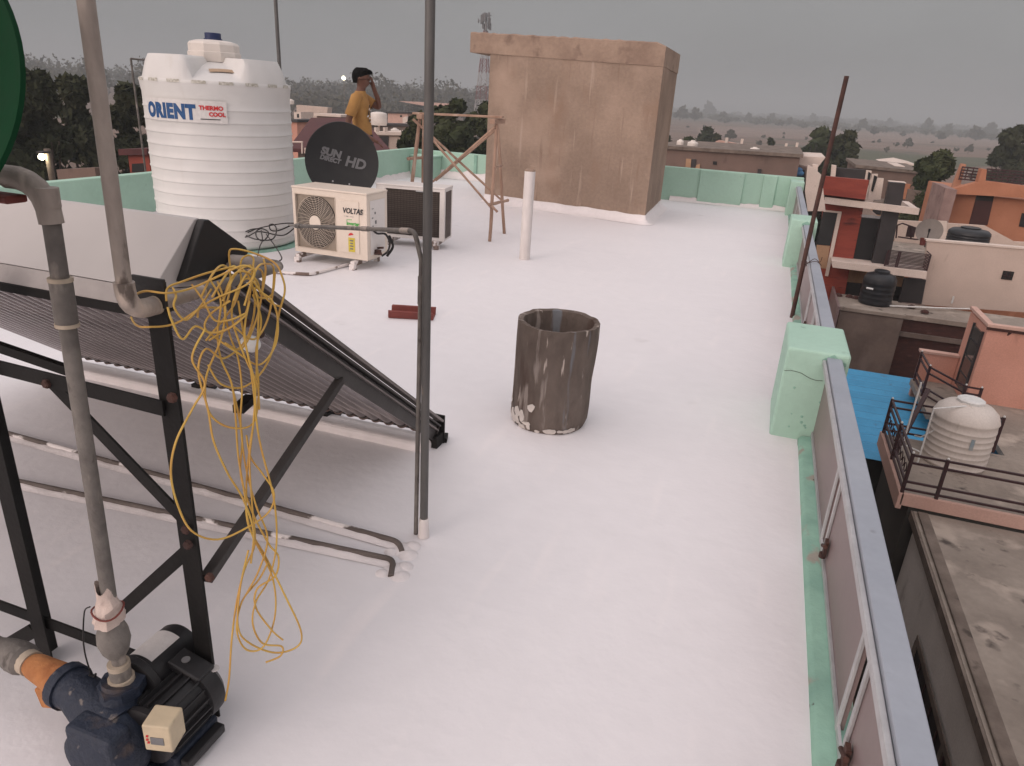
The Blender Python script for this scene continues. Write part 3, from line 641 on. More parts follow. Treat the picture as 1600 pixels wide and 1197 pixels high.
b = MB(); b.obox((-1.15, .82, .02), (.075,0,0), (0,.05,0), (0,0,.02)); b.obox((-1.16, .83, .06), (.05,0,0), (0,.03,0), (0,0,.05)); b.obox((-1.10, .95, .028), (.055,0,0), (0,.07,0), (0,0,.028)); b.build('base_foot', mt['pumpblue'], t, bevel=.008)
b = MB(); b.obox((-1.16, .80, .16), (.065,.0,0), (0,.03,0), (0,0,.035)); b.build('casing_cover', mt['pumpblue'], v, bevel=.012, seg=3)
bx = MB().obox((-1.032, .855, .185), (.030,.008,0), (-.008,.028,0), (0,0,.036)).build('switch_box', mt['beige'], t, bevel=.004, seg=3)
MB().obox(Vector((-1.032, .855, .180))+Vector((.008,-.0285,0)), (.014,.0037,0), (-.0002,.0008,0), (0,0,.010)).build('badge', mt['ink_grey'], bx)
b = MB()
for dz, dx in ((.012,-.020), (.002,-.021), (-.006,-.019)): b.obox(Vector((-1.032+dx, .855+dx*.27, .180+dz))+Vector((.008,-.0288,0)), (.0025,.0007,0), (-.0002,.0006,0), (.001,0,.003))
b.build('red_marking', mt['ink_red'], bx)
MB().obox((-1.03, .95, .035), (.012,0,0), (0,.06,0), (0,0,.012)).build('side_cover', mt['pumpblack'], mot, bevel=.003)

# ================================================================== YELLOW CABLE (one long cable, hung over the pipe)
cab = MB(); RC = .0022
def run(pts, D0=1.60, D1=None, n=7, closed=False):
    """measured run of the cable; the horizontal distance drifts from D0 to D1 along it"""
    D1 = D1 or D0; k = len(pts)
    P = [gd(p[0], p[1], (p[2] if len(p) > 2 else D0+(D1-D0)*i/max(1, k-1))) for i, p in enumerate(pts)]
    cab.tube(smooth_pts(P, n, closed), RC, 6, closed=closed)
F_, K_ = 1.44, 1.66      # in front of / behind the pipe
run([(204,480,1.56),(206,466,1.53),(226,455,1.48),(262,458,1.46),(300,450),(345,430),(380,415),(398,425),(385,445),(330,470),(275,505),(230,511,1.47),(213,508,1.52),(205,496,1.57)], 1.5)
run([(260,470,1.48),(262,450,1.5),(285,440,1.52),(330,425,1.55),(372,418,1.56),(392,440,1.55),(398,480,1.56),(385,530,1.56),(350,560,1.5),(322,545,1.48),(310,580,1.46),(325,640,1.45),(334,690,1.44),(356,740,1.44),(380,780,1.44),(396,830,1.44),(392,880,1.44)], 1.5)
run([(360,418,1.66),(358,395,1.66),(366,389,1.65),(395,395,1.62),(428,410,1.58),(440,430,1.56),(445,455,1.56),(436,490,1.55),(428,540,1.54),(410,580,1.53),(380,605,1.52),(345,600,1.5),(325,570,1.5)], 1.6)
run([(375,420,1.64),(378,405,1.64),(388,399,1.64),(396,404,1.64),(396,420,1.62),(402,450,1.55),(425,470,1.54),(434,500,1.54),(430,540,1.54),(405,570,1.52),(370,550,1.5),(340,530,1.5),(320,512,1.5),(330,490,1.5),(360,470,1.5)], 1.6)
run([(412,405,1.62),(415,425,1.6),(408,460,1.58),(402,440,1.55),(385,425,1.53),(365,430,1.52),(350,470,1.52),(358,520,1.52),(372,560,1.51),(378,610,1.5),(376,660,1.49),(384,730,1.48),(400,790,1.46),(418,840,1.45),(405,890,1.44),(384,930,1.43)], 1.6)
run([(430,425,1.56),(425,460,1.56),(405,465,1.56),(398,450,1.54),(404,480,1.53),(402,540,1.52),(400,600,1.50),(396,660,1.48),(390,720,1.47),(394,790,1.46),(398,850,1.45),(382,890,1.44),(370,940,1.43),(362,1000,1.42),(358,1060,1.41),(352,1095,1.40)], 1.5)
run([(330,440,1.53),(345,470,1.50),(340,520,1.5),(345,560,1.5),(362,600,1.5),(368,650,1.49),(372,710,1.48),(382,770,1.46),(392,830,1.45),(425,900,1.44),(430,960,1.43),(412,1010,1.42),(385,1015,1.42),(370,985,1.42),(378,940,1.43),(405,905,1.44),(418,880,1.44)], 1.5)
run([(390,470,1.52),(382,520,1.5),(392,580,1.5),(398,640,1.49),(390,700,1.48),(385,760,1.47),(388,820,1.46),(415,870,1.45),(445,930,1.43),(470,985,1.42),(465,1010,1.42),(430,1020,1.42),(390,1005,1.42),(372,980,1.42),(375,920,1.43),(388,860,1.44)], 1.5)
run([(320,515,1.46),(300,560,1.44),(320,600,1.44),(300,640,1.42),(275,690,1.40),(267,740,1.40),(278,790,1.40),(300,830,1.40),(340,843,1.42),(385,825,1.44),(420,800,1.46),(428,770,1.46),(410,740,1.47),(392,715,1.48),(385,680,1.49)], 1.45)
run([(340,440,1.54),(352,480,1.5),(345,530,1.5),(322,590,1.48),(325,640,1.47),(350,665,1.47),(385,668,1.48),(400,650,1.5),(404,600,1.51),(400,550,1.52),(408,500,1.53),(395,460,1.54)], 1.5)
run([(405,640,1.49),(402,600,1.5),(388,570,1.5),(372,530,1.5),(362,490,1.51),(372,450,1.52),(390,436,1.53),(420,470,1.54),(440,480,1.55)], 1.5)
run([(300,445,1.54),(318,470,1.5),(335,500,1.49),(360,500,1.49),(385,490,1.5),(360,512,1.49),(330,520,1.48),(305,510,1.47),(285,530,1.45),(268,500,1.45),(262,480,1.46)], 1.5)
run([(372,470,1.52),(384,540,1.5),(398,600,1.49),(400,650,1.48),(408,700,1.47),(428,780,1.46),(432,850,1.45),(420,905,1.44),(400,940,1.43),(395,975,1.42),(410,1005,1.42),(440,1010,1.42),(438,1025,1.415),(415,1035,1.41)], 1.5)
run([(362,600,1.5),(378,680,1.49),(376,740,1.48),(394,800,1.46),(420,850,1.45),(435,870,1.45),(430,900,1.44),(402,920,1.43),(400,950,1.43),(425,985,1.42),(442,1000,1.42)], 1.5)
run([(270,450,1.50),(275,462,1.47),(272,480,1.46),(290,500,1.47),(312,480,1.5),(330,452,1.54)], 1.5)
random.seed(3)
for i in range(5):     # the untidy knot draped over the pipe
    a = 332+i*17; run([(a-18, 470+jit(10), 1.50), (a, 428+jit(8), 1.525), (a+16, 416+jit(5), 1.58), (a+28, 428+jit(8), 1.63), (a+20, 470+jit(25), 1.60), (a+jit(20), 520+jit(40), 1.53), (a-30+jit(10), 510+jit(30), 1.49)], 1.5)
tag(cab.build('extension_cable', mt['cable_y'], smooth=60), 'long tangled yellow cable hung over the grey pipe', 'cable')

# ================================================================== AIR CONDITIONERS
def ac_stand(t, x0, x1, y0, y1):
    for x in (x0, x1):
        b = MB(); b.box(x-.02, x+.02, y0-.06, y1+.03, .035, .075); b.box(x-.026, x+.026, y0-.075, y0-.03, 0, .05); b.box(x-.026, x+.026, y1, y1+.03, 0, .05)
        b.build('foot_rail', mt['paintfoot'], t, bevel=.003)
t = thing('air_conditioner', 'ivory outdoor air conditioner unit with a round fan grille', 'air conditioner', (-3.6, 5.64, 0), 'outdoor air conditioner units')
x0, x1, y0, y1, z0, z1 = -3.975, -3.225, 5.455, 5.81, .085, .648
# case as a frame round the recessed grille
b = MB(); gx0, gx1, gzb, gzt = x0+.028, x0+.438, z0+.045, z1-.045
b.box(x0, x1, y0+.03, y1, z0, z1)
for q in ((x0, gx0, z0, z1), (gx1, x1, z0, z1), (gx0, gx1, z0, gzb), (gx0, gx1, gzt, z1)): b.box(q[0], q[1], y0, y0+.0295, q[2], q[3])
b.build('case', mt['acbody'], t)
MB().box(x0-.006, x1+.006, y0-.006, y1+.006, z1+.001, z1+.018).build('top_cover', mt['acbody'], t, bevel=.006)
MB().box(gx1+.035, x1-.075, y0-.006, y0-.0005, z0+.05, z1-.06).build('service_panel', mt['acbody'], t, bevel=.005)
MB().box(x1+.0005, x1+.006, y0+.05, y1-.05, z0+.04, z1-.05).build('side_panel', mt['acwhite'], t, bevel=.003)
cx, cz = (gx0+gx1)/2, (gzb+gzt)/2
MB().box(gx0+.001, gx1-.001, y0+.022, y0+.0285, gzb+.001, gzt-.001).build('grille_plate', M('dusty_plate', rgb(.30,.25,.20), rgb(.36,.30,.24), 6, .7), t)
rx, rz = .2005, .228
b = MB(); b.prism([(cx+rx*math.cos(a), y0+.0215, cz+rz*math.sin(a)) for a in [i*2*math.pi/48 for i in range(48)]], (0, -.002, 0)); b.build('fan_opening', mt['acdark'], t)
b = MB()
for bl in range(3):
    a0 = bl*2*math.pi/3+.5
    P_ = [(cx+r*rx*math.cos(a0+da), y0+.0185, cz+r*rz*math.sin(a0+da)) for r, da in ((.2,0),(.92,.1),(.95,.75),(.25,.9))]
    b.prism(P_, (0,-.001,0))
b.build('fan_blade', M('fan_blade_grey', rgb(.07,.06,.05), None, 6, .6), t)
b = MB()
for i in range(1, 12):
    f = .28+.72*i/11; b.tube([(cx+rx*f*math.cos(a), y0-.002-.008*(1-f*f), cz+rz*f*math.sin(a)) for a in [j*2*math.pi/40 for j in range(44)]], .0017, 4, closed=True)
for i in range(30):
    a = 2*math.pi*i/30
    b.tube([(cx+rx*f*math.cos(a+.42*(f-.2)), y0-.001-.008*(1-f*f), cz+rz*f*math.sin(a+.42*(f-.2))) for f in (.2, .4, .6, .8, 1.0)], .0015, 4)
for q in ((gx0, gzb, gx1, gzb), (gx1, gzb, gx1, gzt), (gx0, gzt, gx1, gzt), (gx0, gzb, gx0, gzt)): b.bar((q[0], y0-.001, q[1]), (q[2], y0-.001, q[3]), .006, .006)
b.build('fan_grille', mt['wire'], t, smooth=40)
MB().prism([(cx+.058*math.cos(a), y0-.008, cz+.062*math.sin(a)) for a in [i*2*math.pi/32 for i in range(32)]], (0, -.008, 0)).build('grille_hub', mt['acbody'], t, bevel=.003)
px = gx1+.082
pp = lambda xx, zz: plane_place((xx, y0-.008, zz), (1,0,0), (0,0,1), (0,-1,0))
lettering('VOLTAS', .064, 'lettering', mt['ink_dark'], t, pp(px-.005, z1-.165), bold=.0016, sx=.84, shear=.18)
b = MB(); b.obox((px+.04, y0-.008, z1-.192), (.012,0,0), (0,.0005,0), (0,0,.0025)); b.obox((px+.085, y0-.008, z1-.192), (.02,0,0), (0,.0005,0), (0,0,.0012)); b.obox((px+.015, y0-.008, z1-.192), (.006,0,0), (0,.0005,0), (0,0,.0012)); b.build('small_print', mt['ink_grey'], t)
lettering('inverter', .043, 'lettering', mt['ink_green'], t, pp(px+.032, z1-.265), bold=.0012, sx=.9)
b = MB(); b.tube([(px+.035+dx, y0-.0075, z1-.24+dz) for dx, dz in ((0,-.03),(0,.02),(.05,.022))], .0024, 4); b.tube(smooth_pts([(px+.09+.045*math.cos(a), y0-.0075, z1-.262+.028*math.sin(a)) for a in (3.6,4.2,4.9,5.6,6.2,6.6)], 4), .0026, 4); b.build('logo_swoosh', mt['ink_green'], t)
b = MB(); b.prism([(px+.075+.028*math.cos(a), y0-.0075, z1-.36+.028*math.sin(a)) for a in [i*math.pi/12 for i in range(2, 13)]], (0,-.001,0)); b.build('star_sticker', mt['ink_red'], t)
st = MB().box(px+.045, px+.11, y0-.0085, y0-.0065, z1-.50, z1-.375).build('energy_label', mt['ink_yellow'], t)
b = MB()
for i in range(4): b.obox((px+.077, y0-.0088, z1-.40-.024*i), (.018-.003*(i%2),0,0), (0,.0004,0), (0,0,.006))
b.build('label_print', mt['ink_grey'], st)
b = MB()
for (dy, zz, w, hh) in ((.02,-.12,.03,.006), (.06,-.16,.02,.02), (.015,-.20,.02,.012), (.07,-.24,.025,.03), (.02,-.27,.02,.008)): b.obox((x1+.0075, y0+.07+dy, z1+zz), (.0006,0,0), (0,w/2,0), (0,0,hh/2))
b.build('side_print', mt['ink_grey'], t)
b = MB(); b.tube(smooth_pts([(x1+.006, y0+.09, z1-.30), (x1+.04, y0+.10, z1-.33), (x1+.09, y0+.16, z1-.34), (x1+.11, y0+.2, z1-.42), (x1+.09, y0+.2, z1-.5), (x1+.05, y0+.16, z1-.54)], 6), .010, 8); b.tube(smooth_pts([(x1+.10, y0+.21, z1-.36), (x1+.12, y0+.24, z1-.46), (x1+.07, y0+.22, z1-.55)], 6), .012, 8); b.build('insulated_line', mt['cable_k'], t, smooth=50)
b = MB(); b.obox((x1+.03, y0+.13, z0+.06), (.025,0,0), (0,.02,0), (0,0,.022)); b.tube([(x1+.01, y0+.1, z0+.05), (x1+.07, y0+.13, z0+.05)], .012, 8); b.tube([(x1+.01, y0+.16, z0+.09), (x1+.07, y0+.16, z0+.10)], .010, 8); b.build('service_valve', mt['rust'], t, bevel=.003)
ac_stand(t, x0+.06, x1-.12, y0, y1)
t = thing('air_conditioner', 'white outdoor air conditioner showing its brown coil side', 'air conditioner', (-3.35, 6.75, 0), 'outdoor air conditioner units')
ra = R(9); ca, sa = math.cos(ra), math.sin(ra)
def L2(x, y, z): return Vector((-3.045 + x*ca - y*sa, 6.66 + x*sa + y*ca, z))   # local: x<0 left, y back
AX, AY, AZ = Vector((ca, sa, 0)), Vector((-sa, ca, 0)), Vector((0,0,1))
def lb(mb, xa, xb, ya, yb_, za, zb): c = L2((xa+xb)/2, (ya+yb_)/2, (za+zb)/2); return mb.obox(c, AX*((xb-xa)/2), AY*((yb_-ya)/2), AZ*((zb-za)/2))
b = MB(); lb(b, -.72, 0, .03, .30, .085, .60); lb(b, -.72, -.62, 0, .0295, .085, .60); lb(b, -.05, 0, 0, .0295, .085, .60); lb(b, -.6195, -.0505, 0, .0295, .085, .115); lb(b, -.6195, -.0505, 0, .0295, .575, .60); b.build('case', mt['acwhite'], t)
b = MB(); lb(b, -.726, .006, -.006, .306, .601, .618); b.build('top_cover', mt['acwhite'], t, bevel=.006)
b = MB(); lb(b, -.618, -.052, .018, .0295, .117, .573); co = b.build('coil', mt['accoil'], t)
b = MB()
for i in range(23): z = .125+.0195*i; lb(b, -.617, -.053, .0145, .0175, z, z+.0035)
for i in range(17): x = -.60+.033*i; lb(b, x, x+.002, .0155, .017, .119, .571)
b.build('coil_fin', mt['acdark'], co)
b = MB(); lb(b, .0005, .006, .045, .24, .11, .575); b.build('side_coil', mt['accoil'], t)
b = MB(); lb(b, -.30, -.22, -.003, .0, .562, .574); b.build('handle_plate', mt['silver'], t)
b = MB(); lb(b, -.60, -.55, .0, .27, .03, .083); lb(b, -.12, -.07, -.02, .29, .03, .083); lb(b, -.60, -.55, -.01, .03, 0, .04); lb(b, -.10, -.05, -.03, .02, 0, .04); b.build('foot_rail', mt['paintfoot'], t, bevel=.003)
t = thing('drain_pipe', 'bent drain pipe smeared with white paint below the ivory air conditioner', 'pipe', (-3.5, 5.2, 0))
MB().tube([(-4.1, 4.86, .014), (-3.80, 4.93, .014)] + elbow((-3.8,4.93,.014), (-3.52,5.02,.014), (-3.47,5.40,.016), .05) + [(-3.45, 5.50, .016)], .014, 10).build('pipe', mt['paintfoot'], t, smooth=50)

# ================================================================== BLACK DISH
t = thing('satellite_dish', 'round black satellite dish with grey lettering behind the air conditioners', 'satellite dish', (-4.0, 6.38, 0))
dc = gy(535, 252, 6.36); n_ = (Vector((EYE.x-dc.x, EYE.y-dc.y, 0)).normalized()*1.0 + Vector((0,0,.22)) + Vector((.12,0,0))).normalized()
dx_ = Vector((0,0,1)).cross(n_).normalized(); dz_ = n_.cross(dx_)
tl = R(-13); dx2 = dx_*math.cos(tl)+dz_*math.sin(tl); dz2 = dz_*math.cos(tl)-dx_*math.sin(tl)
b = MB(); rx, rz, n, m_ = .352, .372, 56, 10
for i in range(m_+1):
    f = max(.001, i/m_)
    for j in range(n):
        a = 2*math.pi*j/n; b.v.append(tuple(dc + dx_*(rx*f*math.cos(a)) + dz_*(rz*f*math.sin(a)) - n_*(.055*(1-f*f))))
for i in range(m_):
    for j in range(n): b.f.append((i*n+j, i*n+(j+1)%n, (i+1)*n+(j+1)%n, (i+1)*n+j))
base = len(b.v)
for i in range(m_+1):
    f = max(.001, i/m_)
    for j in range(n):
        a = 2*math.pi*j/n; b.v.append(tuple(dc + dx_*((rx+.006)*f*math.cos(a)) + dz_*((rz+.006)*f*math.sin(a)) - n_*(.055*(1-f*f)+.012)))
for i in range(m_):
    for j in range(n): b.f.append((base+i*n+j, base+(i+1)*n+j, base+(i+1)*n+(j+1)%n, base+i*n+(j+1)%n))
for j in range(n): b.f.append((m_*n+j, m_*n+(j+1)%n, base+m_*n+(j+1)%n, base+m_*n+j))
re_ = b.build('reflector', mt['dish'], t, smooth=50)
def on_dish(ox, oz):
    def f(x, y, z):
        p_ = dx2*(ox+x) + dz2*(oz+y); q = dc+p_
        f2 = (p_.dot(dx_)/rx)**2 + (p_.dot(dz_)/rz)**2
        return q - n_*(.055*(1-f2)) + n_*(.004+z)
    return f
lettering('HD', .135, 'lettering', mt['ink_grey'], re_, on_dish(.03, -.025), bold=.005, shear=.12)
lettering('SUN', .095, 'lettering', mt['ink_grey'], re_, on_dish(-.215, .028), bold=.0055, shear=.12, sx=1.05)
lettering('DIRECT', .060, 'lettering', mt['ink_grey'], re_, on_dish(-.215, -.025), bold=.0035, shear=.12, sx=.98)
b = MB()
for (ox, oz) in ((-.10,-.19), (.06,-.215), (-.08,-.235)):
    q = dc+dx_*ox+dz_*oz; f2 = (ox/rx)**2+(oz/rz)**2; b.lathe([(.009,0),(.008,.005)], q-n_*(.055*(1-f2))+n_*.002, 8, M=n_.to_track_quat('Z','Y').to_matrix())
b.build('bolt', mt['silver'], t)
b = MB(); bk = dc - n_*.08 - dz_*.12; b.tube([bk, Vector((bk.x, bk.y, .0))-n_*.05], .022, 12); b.obox(bk+n_*.012, dx_*.09, dz_*.08, n_*.012); b.tube([Vector((bk.x, bk.y, .25)), Vector((bk.x-.3, bk.y+.3, 0))], .014, 8); b.build('mount', mt['blacksteel'], t, smooth=40)
b = MB(); q = dc-dz_*.35; b.tube([q-n_*.03, q+n_*.26-dz_*.10, q+n_*.34+dz_*.02], .012, 8); b.lathe([(.02,0),(.03,.02),(.03,.09),(.02,.10)], q+n_*.34+dz_*.02, 14, M=(-n_+dz_*.6).normalized().to_track_quat('Z','Y').to_matrix()); b.build('feed_arm', mt['blacksteel'], t, smooth=40)
# green dish close by on the left
gc = EYE + ray(-252, 121)*(1.05/FOC); nn = -FW
t = thing('green_dish', 'dark green round dish edge at the left side of the roof', 'dish', (gc.x, gc.y, 0))
Mx = nn.to_track_quat('Z','Y').to_matrix(); rr = 284/1110*1.05
MB().lathe([(.001, -.09), (rr*.3, -.082), (rr*.6, -.058), (rr*.85, -.025), (rr*.97, -.003), (rr, .0), (rr+.004, -.006), (rr*.97, -.012), (rr*.6, -.068), (.001, -.10)], gc, 72, M=Mx, caps=False).build('reflector', mt['greendish'], t, smooth=50)
bk = gc - nn*.12; MB().tube([bk, bk+RT*-.5, (bk.x-.6, bk.y-.2, 0)], .025, 12).build('mount', mt['blacksteel'], t, smooth=40)

# ================================================================== SMALL ROOF THINGS
t = thing('roof_post', 'short white painted stub post on the open roof', 'post', (-2.187, 6.73, 0))
MB().tube([(-2.187, 6.73, -.01), (-2.187, 6.73, .40), (-2.187, 6.73, .85)], [.054, .053, .052], 20).build('post', mt['postpaint'], t, smooth=50)
b = MB(); b.lathe([(.052,.848),(.050,.86),(.035,.872),(.012,.875)], (-2.187, 6.73, 0), 16); b.obox((-2.17, 6.735, .885), (.022,.006,0), (-.005,.018,0), (0,.004,.014)); b.build('broken_cement_top', mt['slabedge'], t, smooth=40)
BC = Vector((-.848, 3.165, 0)); b = MB(); n, m_ = 56, 26
def brad(a, f):
    bulge = .191+.005*f+.010*math.exp(-((f-.05)/.06)**2)*0-.010*max(0, .07-f)/.07*1.2
    return bulge + .004*mnoise.noise((math.cos(a)*2, math.sin(a)*2, f*3)) + .0022*mnoise.noise((math.cos(a)*9, math.sin(a)*9, f*2)) - .0035*max(0, math.cos(a*13+.6))**24
for i in range(m_+1):
    f = i/m_; hh = 0.525 + .007*mnoise.noise((i*0, 2, 2))
    for j in range(n):
        a = 2*math.pi*j/n; top = .525+.006*mnoise.noise((math.cos(a)*2.2, math.sin(a)*2.2, 5))+.0035*mnoise.noise((math.cos(a)*8, math.sin(a)*8, 1))
        r = brad(a, f); b.v.append((BC.x+.012*f+r*math.cos(a), BC.y+r*math.sin(a), top*f))
for i in range(m_):
    for j in range(n): b.f.append((i*n+j, i*n+(j+1)%n, (i+1)*n+(j+1)%n, (i+1)*n+j))
base = len(b.v)
for i in range(9):
    f = 1-i/8*.55
    for j in range(n):
        a = 2*math.pi*j/n; top = .525+.006*mnoise.noise((math.cos(a)*2.2, math.sin(a)*2.2, 5))+.0035*mnoise.noise((math.cos(a)*8, math.sin(a)*8, 1))
        r = brad(a, f)-(.026+.004*mnoise.noise((math.cos(a)*4, math.sin(a)*4, 7))+(.006 if i else 0)); b.v.append((BC.x+.012*f+r*math.cos(a), BC.y+r*math.sin(a), top*f-(.004 if i == 0 else 0)))
for i in range(8):
    for j in range(n): b.f.append((base+i*n+j, base+i*n+(j+1)%n, base+(i+1)*n+(j+1)%n, base+(i+1)*n+j))
for j in range(n): b.f.append((m_*n+j, m_*n+(j+1)%n, base+(j+1)%n, base+j))
b.f.append(tuple(base+8*n+j for j in range(n)))
t = thing('cement_drum', 'open topped brown cement drum streaked with white on the roof', 'drum', BC)
b.build('body', mt['barrel'], t, smooth=50)
# white splashes left round the foot of the drum
random.seed(5); b = MB()
for k_ in range(34):
    if k_ == 24: b.build('paint_splash', mt['barrelwhite'], t); b = MB()
    a = R(-175)+R(75)*random.random() if k_ < 24 else R(-100)+R(70)*random.random(); f0 = random.random()**2*.13 if k_ < 24 else random.random()*.012; w, hh = .012+.02*random.random(), .01+.025*random.random()*(1 if k_ < 24 else .4)
    pts = []
    for q in range(9):
        an = 2*math.pi*q/9; da = (w/.19)*math.cos(an)*(.6+.5*random.random()); z = .012+f0+hh*math.sin(an)*(.6+.5*random.random()); z = max(.001, z); r = brad(a+da, z/.525)+.0025
        pts.append((BC.x+.012*z/.525+r*math.cos(a+da), BC.y+r*math.sin(a+da), z))
    b.prism(pts, (.0015*math.cos(a), .0015*math.sin(a), 0))
b.build('paint_splash', mt['barrelwhite'], t)
t = tag(MB().build('tmp', mt['rustchannel']), 'x', 'x'); bpy.data.objects.remove(t)
b = MB(); a0, a1 = Vector((-2.40, 4.36, 0)), Vector((-2.10, 4.46, 0)); dd = (a1-a0).normalized(); sd = Vector((-dd.y, dd.x, 0))
sec2 = [(-.085,.052), (-.072,.058), (-.068,.012), (.068,.010), (.072,.050), (.085,.056), (.080,.004), (-.080,.004)]
P_ = [a0+sd*x+Vector((0,0,z)) + dd*(.03*abs(x)/.08 - .03) for x, z in sec2]; b.prism(P_, a1-a0)
tag(b.build('steel_channel', mt['rustchannel']), 'short red-brown steel channel lying on the white floor', 'channel')
b = MB(); D = 7.35
def kc(pts, r=.006): b.tube(smooth_pts([(q if len(q) == 3 and isinstance(q[2], float) and False else gd(q[0], q[1], q[2])) for q in pts], 7), r, 6)
kc([(352,372,7.2),(380,366,7.1),(400,358,7.0),(425,352,6.95),(445,349,6.9),(462,349,6.9)]); kc([(355,376,7.15),(385,370,7.05),(405,362,6.98),(440,368,6.7),(458,358,6.8),(466,349,6.85)])
kc([(384,362,7.05),(395,358,7.0),(412,358,6.85),(420,365,6.7),(412,376,6.5),(402,372,6.5),(400,362,6.8),(408,357,6.9)]); kc([(385,368,6.9),(400,374,6.55),(425,374,6.4),(432,360,6.7),(428,351,6.9),(421,352,6.9),(424,360,6.8),(436,360,6.75),(455,352,6.8)])
kc([(408,360,6.9),(410,375,6.5),(406,385,6.2),(402,402,5.88)], .005); kc([(416,366,6.75),(428,382,6.2),(440,402,5.66),(436,408,5.62)], .005)
tag(b.build('cable_coil', mt['cable_k'], smooth=60), 'loose black cable looped beside the foot of the white tank', 'cable')
# wooden trestle
t = thing('wooden_trestle', 'rough wooden pole trestle with crossed braces beside the shed', 'trestle', (-3.2, 7.5, 0))
def pole(p, q, r=.022, name='pole', wob=.008):
    p, q = Vector(p), Vector(q); n = 9; pts = []; rs = []
    sd_ = random.random()*50
    for i in range(n+1):
        f = i/n; pts.append(p.lerp(q, f)+Vector((mnoise.noise((f*3, sd_, 0)), mnoise.noise((f*3, sd_, 5)), 0))*wob); rs.append(r*(1+.18*mnoise.noise((f*7, sd_, 9))-.12*f))
    b = MB(); b.tube(pts, rs, 9); return b.build(name, mt['bamboo'], t, smooth=50)
A0, A1 = gz(765, 377), gz(788, 365); T0, T1 = gd(771, 192, 7.95), gd(784, 190, 8.05)
pole(A0, Vector((A0.x+.0, A0.y+.05, 1.24)), .019, 'leg'); pole(A1, Vector((A1.x-.11, A1.y-.10, 1.22)), .019, 'leg')
B0, B1 = gd(640, 300, 8.15), gd(661, 300, 8.45); B0z, B1z = Vector((B0.x-.04, B0.y, 0)), Vector((B1.x, B1.y, 0))
u0, u1 = gd(656, 185, 8.2), gd(662, 184, 8.4)
pole(B0z, u0, .022, 'leg'); pole(B1z, u1, .022, 'leg')
pl0, pl1 = gd(646, 177, 8.25), gd(786, 183, 8.0)
MB().bar(pl0, pl1, .09, .022).build('top_plank', mt['bamboo'], t, bevel=.004)
MB().bar(gd(655, 182, 8.1), gd(668, 183, 8.5), .06, .05).build('head_block', mt['bamboo'], t, bevel=.006)
MB().bar(gd(769, 190, 7.9), gd(786, 189, 8.15), .06, .05).build('head_block', mt['bamboo'], t, bevel=.006)
pole(gd(645, 186, 8.15), gd(786, 315, 8.2), .0135, 'brace'); pole(gd(676, 218, 8.0), gd(767, 324, 7.9), .0135, 'brace')
pole(gd(774, 198, 7.95), gd(676, 284, 8.25), .0135, 'brace'); pole(gd(778, 200, 8.1), gd(681, 282, 8.4), .0135, 'brace')
pole(gd(638, 248, 8.1), gd(664, 246, 8.5), .018, 'rung'); pole(gd(772, 261, 7.9), gd(784, 259, 8.3), .015, 'rung'); pole(gd(764, 320, 7.9), gd(794, 313, 8.2), .018, 'rung'); pole(gd(768, 322, 7.85), gd(777, 331, 7.8), .014, 'rung')
# ================================================================== PERSON
t = thing('person', 'person in a mustard T-shirt standing behind the dish, hand raised to the face', 'person', (-4.86, 8.13, 0))
PO = t.location.copy()
def skin_obj(name, verts, edges, mat, parent, sub=2, root=0):
    me = bpy.data.meshes.new(name); me.from_pydata([v[0] for v in verts], edges, [])
    o = bpy.data.objects.new(name, me); COL.objects.link(o); o.parent = parent
    o.modifiers.new('skin', 'SKIN'); o.modifiers.new('sub', 'SUBSURF').levels = sub; o.modifiers['sub'].render_levels = sub
    for i, v in enumerate(verts):
        r = v[1]; o.data.skin_vertices[0].data[i].radius = r if isinstance(r, tuple) else (r, r)
    o.data.skin_vertices[0].data[root].use_root = True
    o.modifiers['skin'].use_smooth_shade = True
    me.materials.append(mat); return o
V = []; E = []
def chain(pts, start=None):
    prev = start
    for p in pts:
        V.append((Vector(p[:3]), p[3])); i = len(V)-1
        if prev is not None: E.append((prev, i))
        prev = i
    return prev
# x = facing, y = his left, z = up
pel = chain([(0,0,.93,(.13,.10))]); w1 = chain([(0,0,1.08,(.10,.075)), (-.01,0,1.25,(.105,.075)), (-.005,0,1.385,(.085,.06))], pel); chest = w1
neck = chain([(.0,0,1.455,.052), (.015,0,1.51,.05)], chest)
head = chain([(.03,0,1.565,(.07,.083)), (.025,0,1.63,(.078,.092)), (.018,0,1.685,(.062,.075))], neck)
chain([(.075,0,1.555,.042), (.108,0,1.545,.022)], head-2)                   # jaw and chin
chain([(.10,0,1.605,.028), (.122,0,1.585,.013)], head-1)                    # brow to nose
for s_ in (1, -1): chain([(.015, s_*.085, 1.60, .018), (.005, s_*.098, 1.612, .014)], head-1)
# near (right) arm hangs back then forward to the hip
sh = chain([(-.02,-.17,1.385,.055)], chest); el = chain([(-.07,-.225,1.24,.044), (-.12,-.235,1.085,.037)], sh)
wr = chain([(.03,-.225,1.005,.034), (.17,-.195,.925,.026)], el); pm = chain([(.215,-.175,.90,(.034,.02))], wr)
for k_, (dx, dy, dz, L_) in enumerate(((.05,-.020,-.030,1.0), (.056,-.004,-.034,1.1), (.053,.012,-.033,1.0), (.044,.026,-.030,.85))):
    chain([(.215+dx*.55*L_, -.175+dy, .90+dz*.55*L_, .0095), (.215+dx*L_, -.175+dy*1.05, .90+dz*1.1*L_, .0088), (.215+dx*1.25*L_, -.175+dy*1.05, .90+dz*1.9*L_, .0075)], pm)
chain([(.20,-.155,.91,.011), (.222,-.138,.895,.0095), (.24,-.132,.878,.008)], wr)
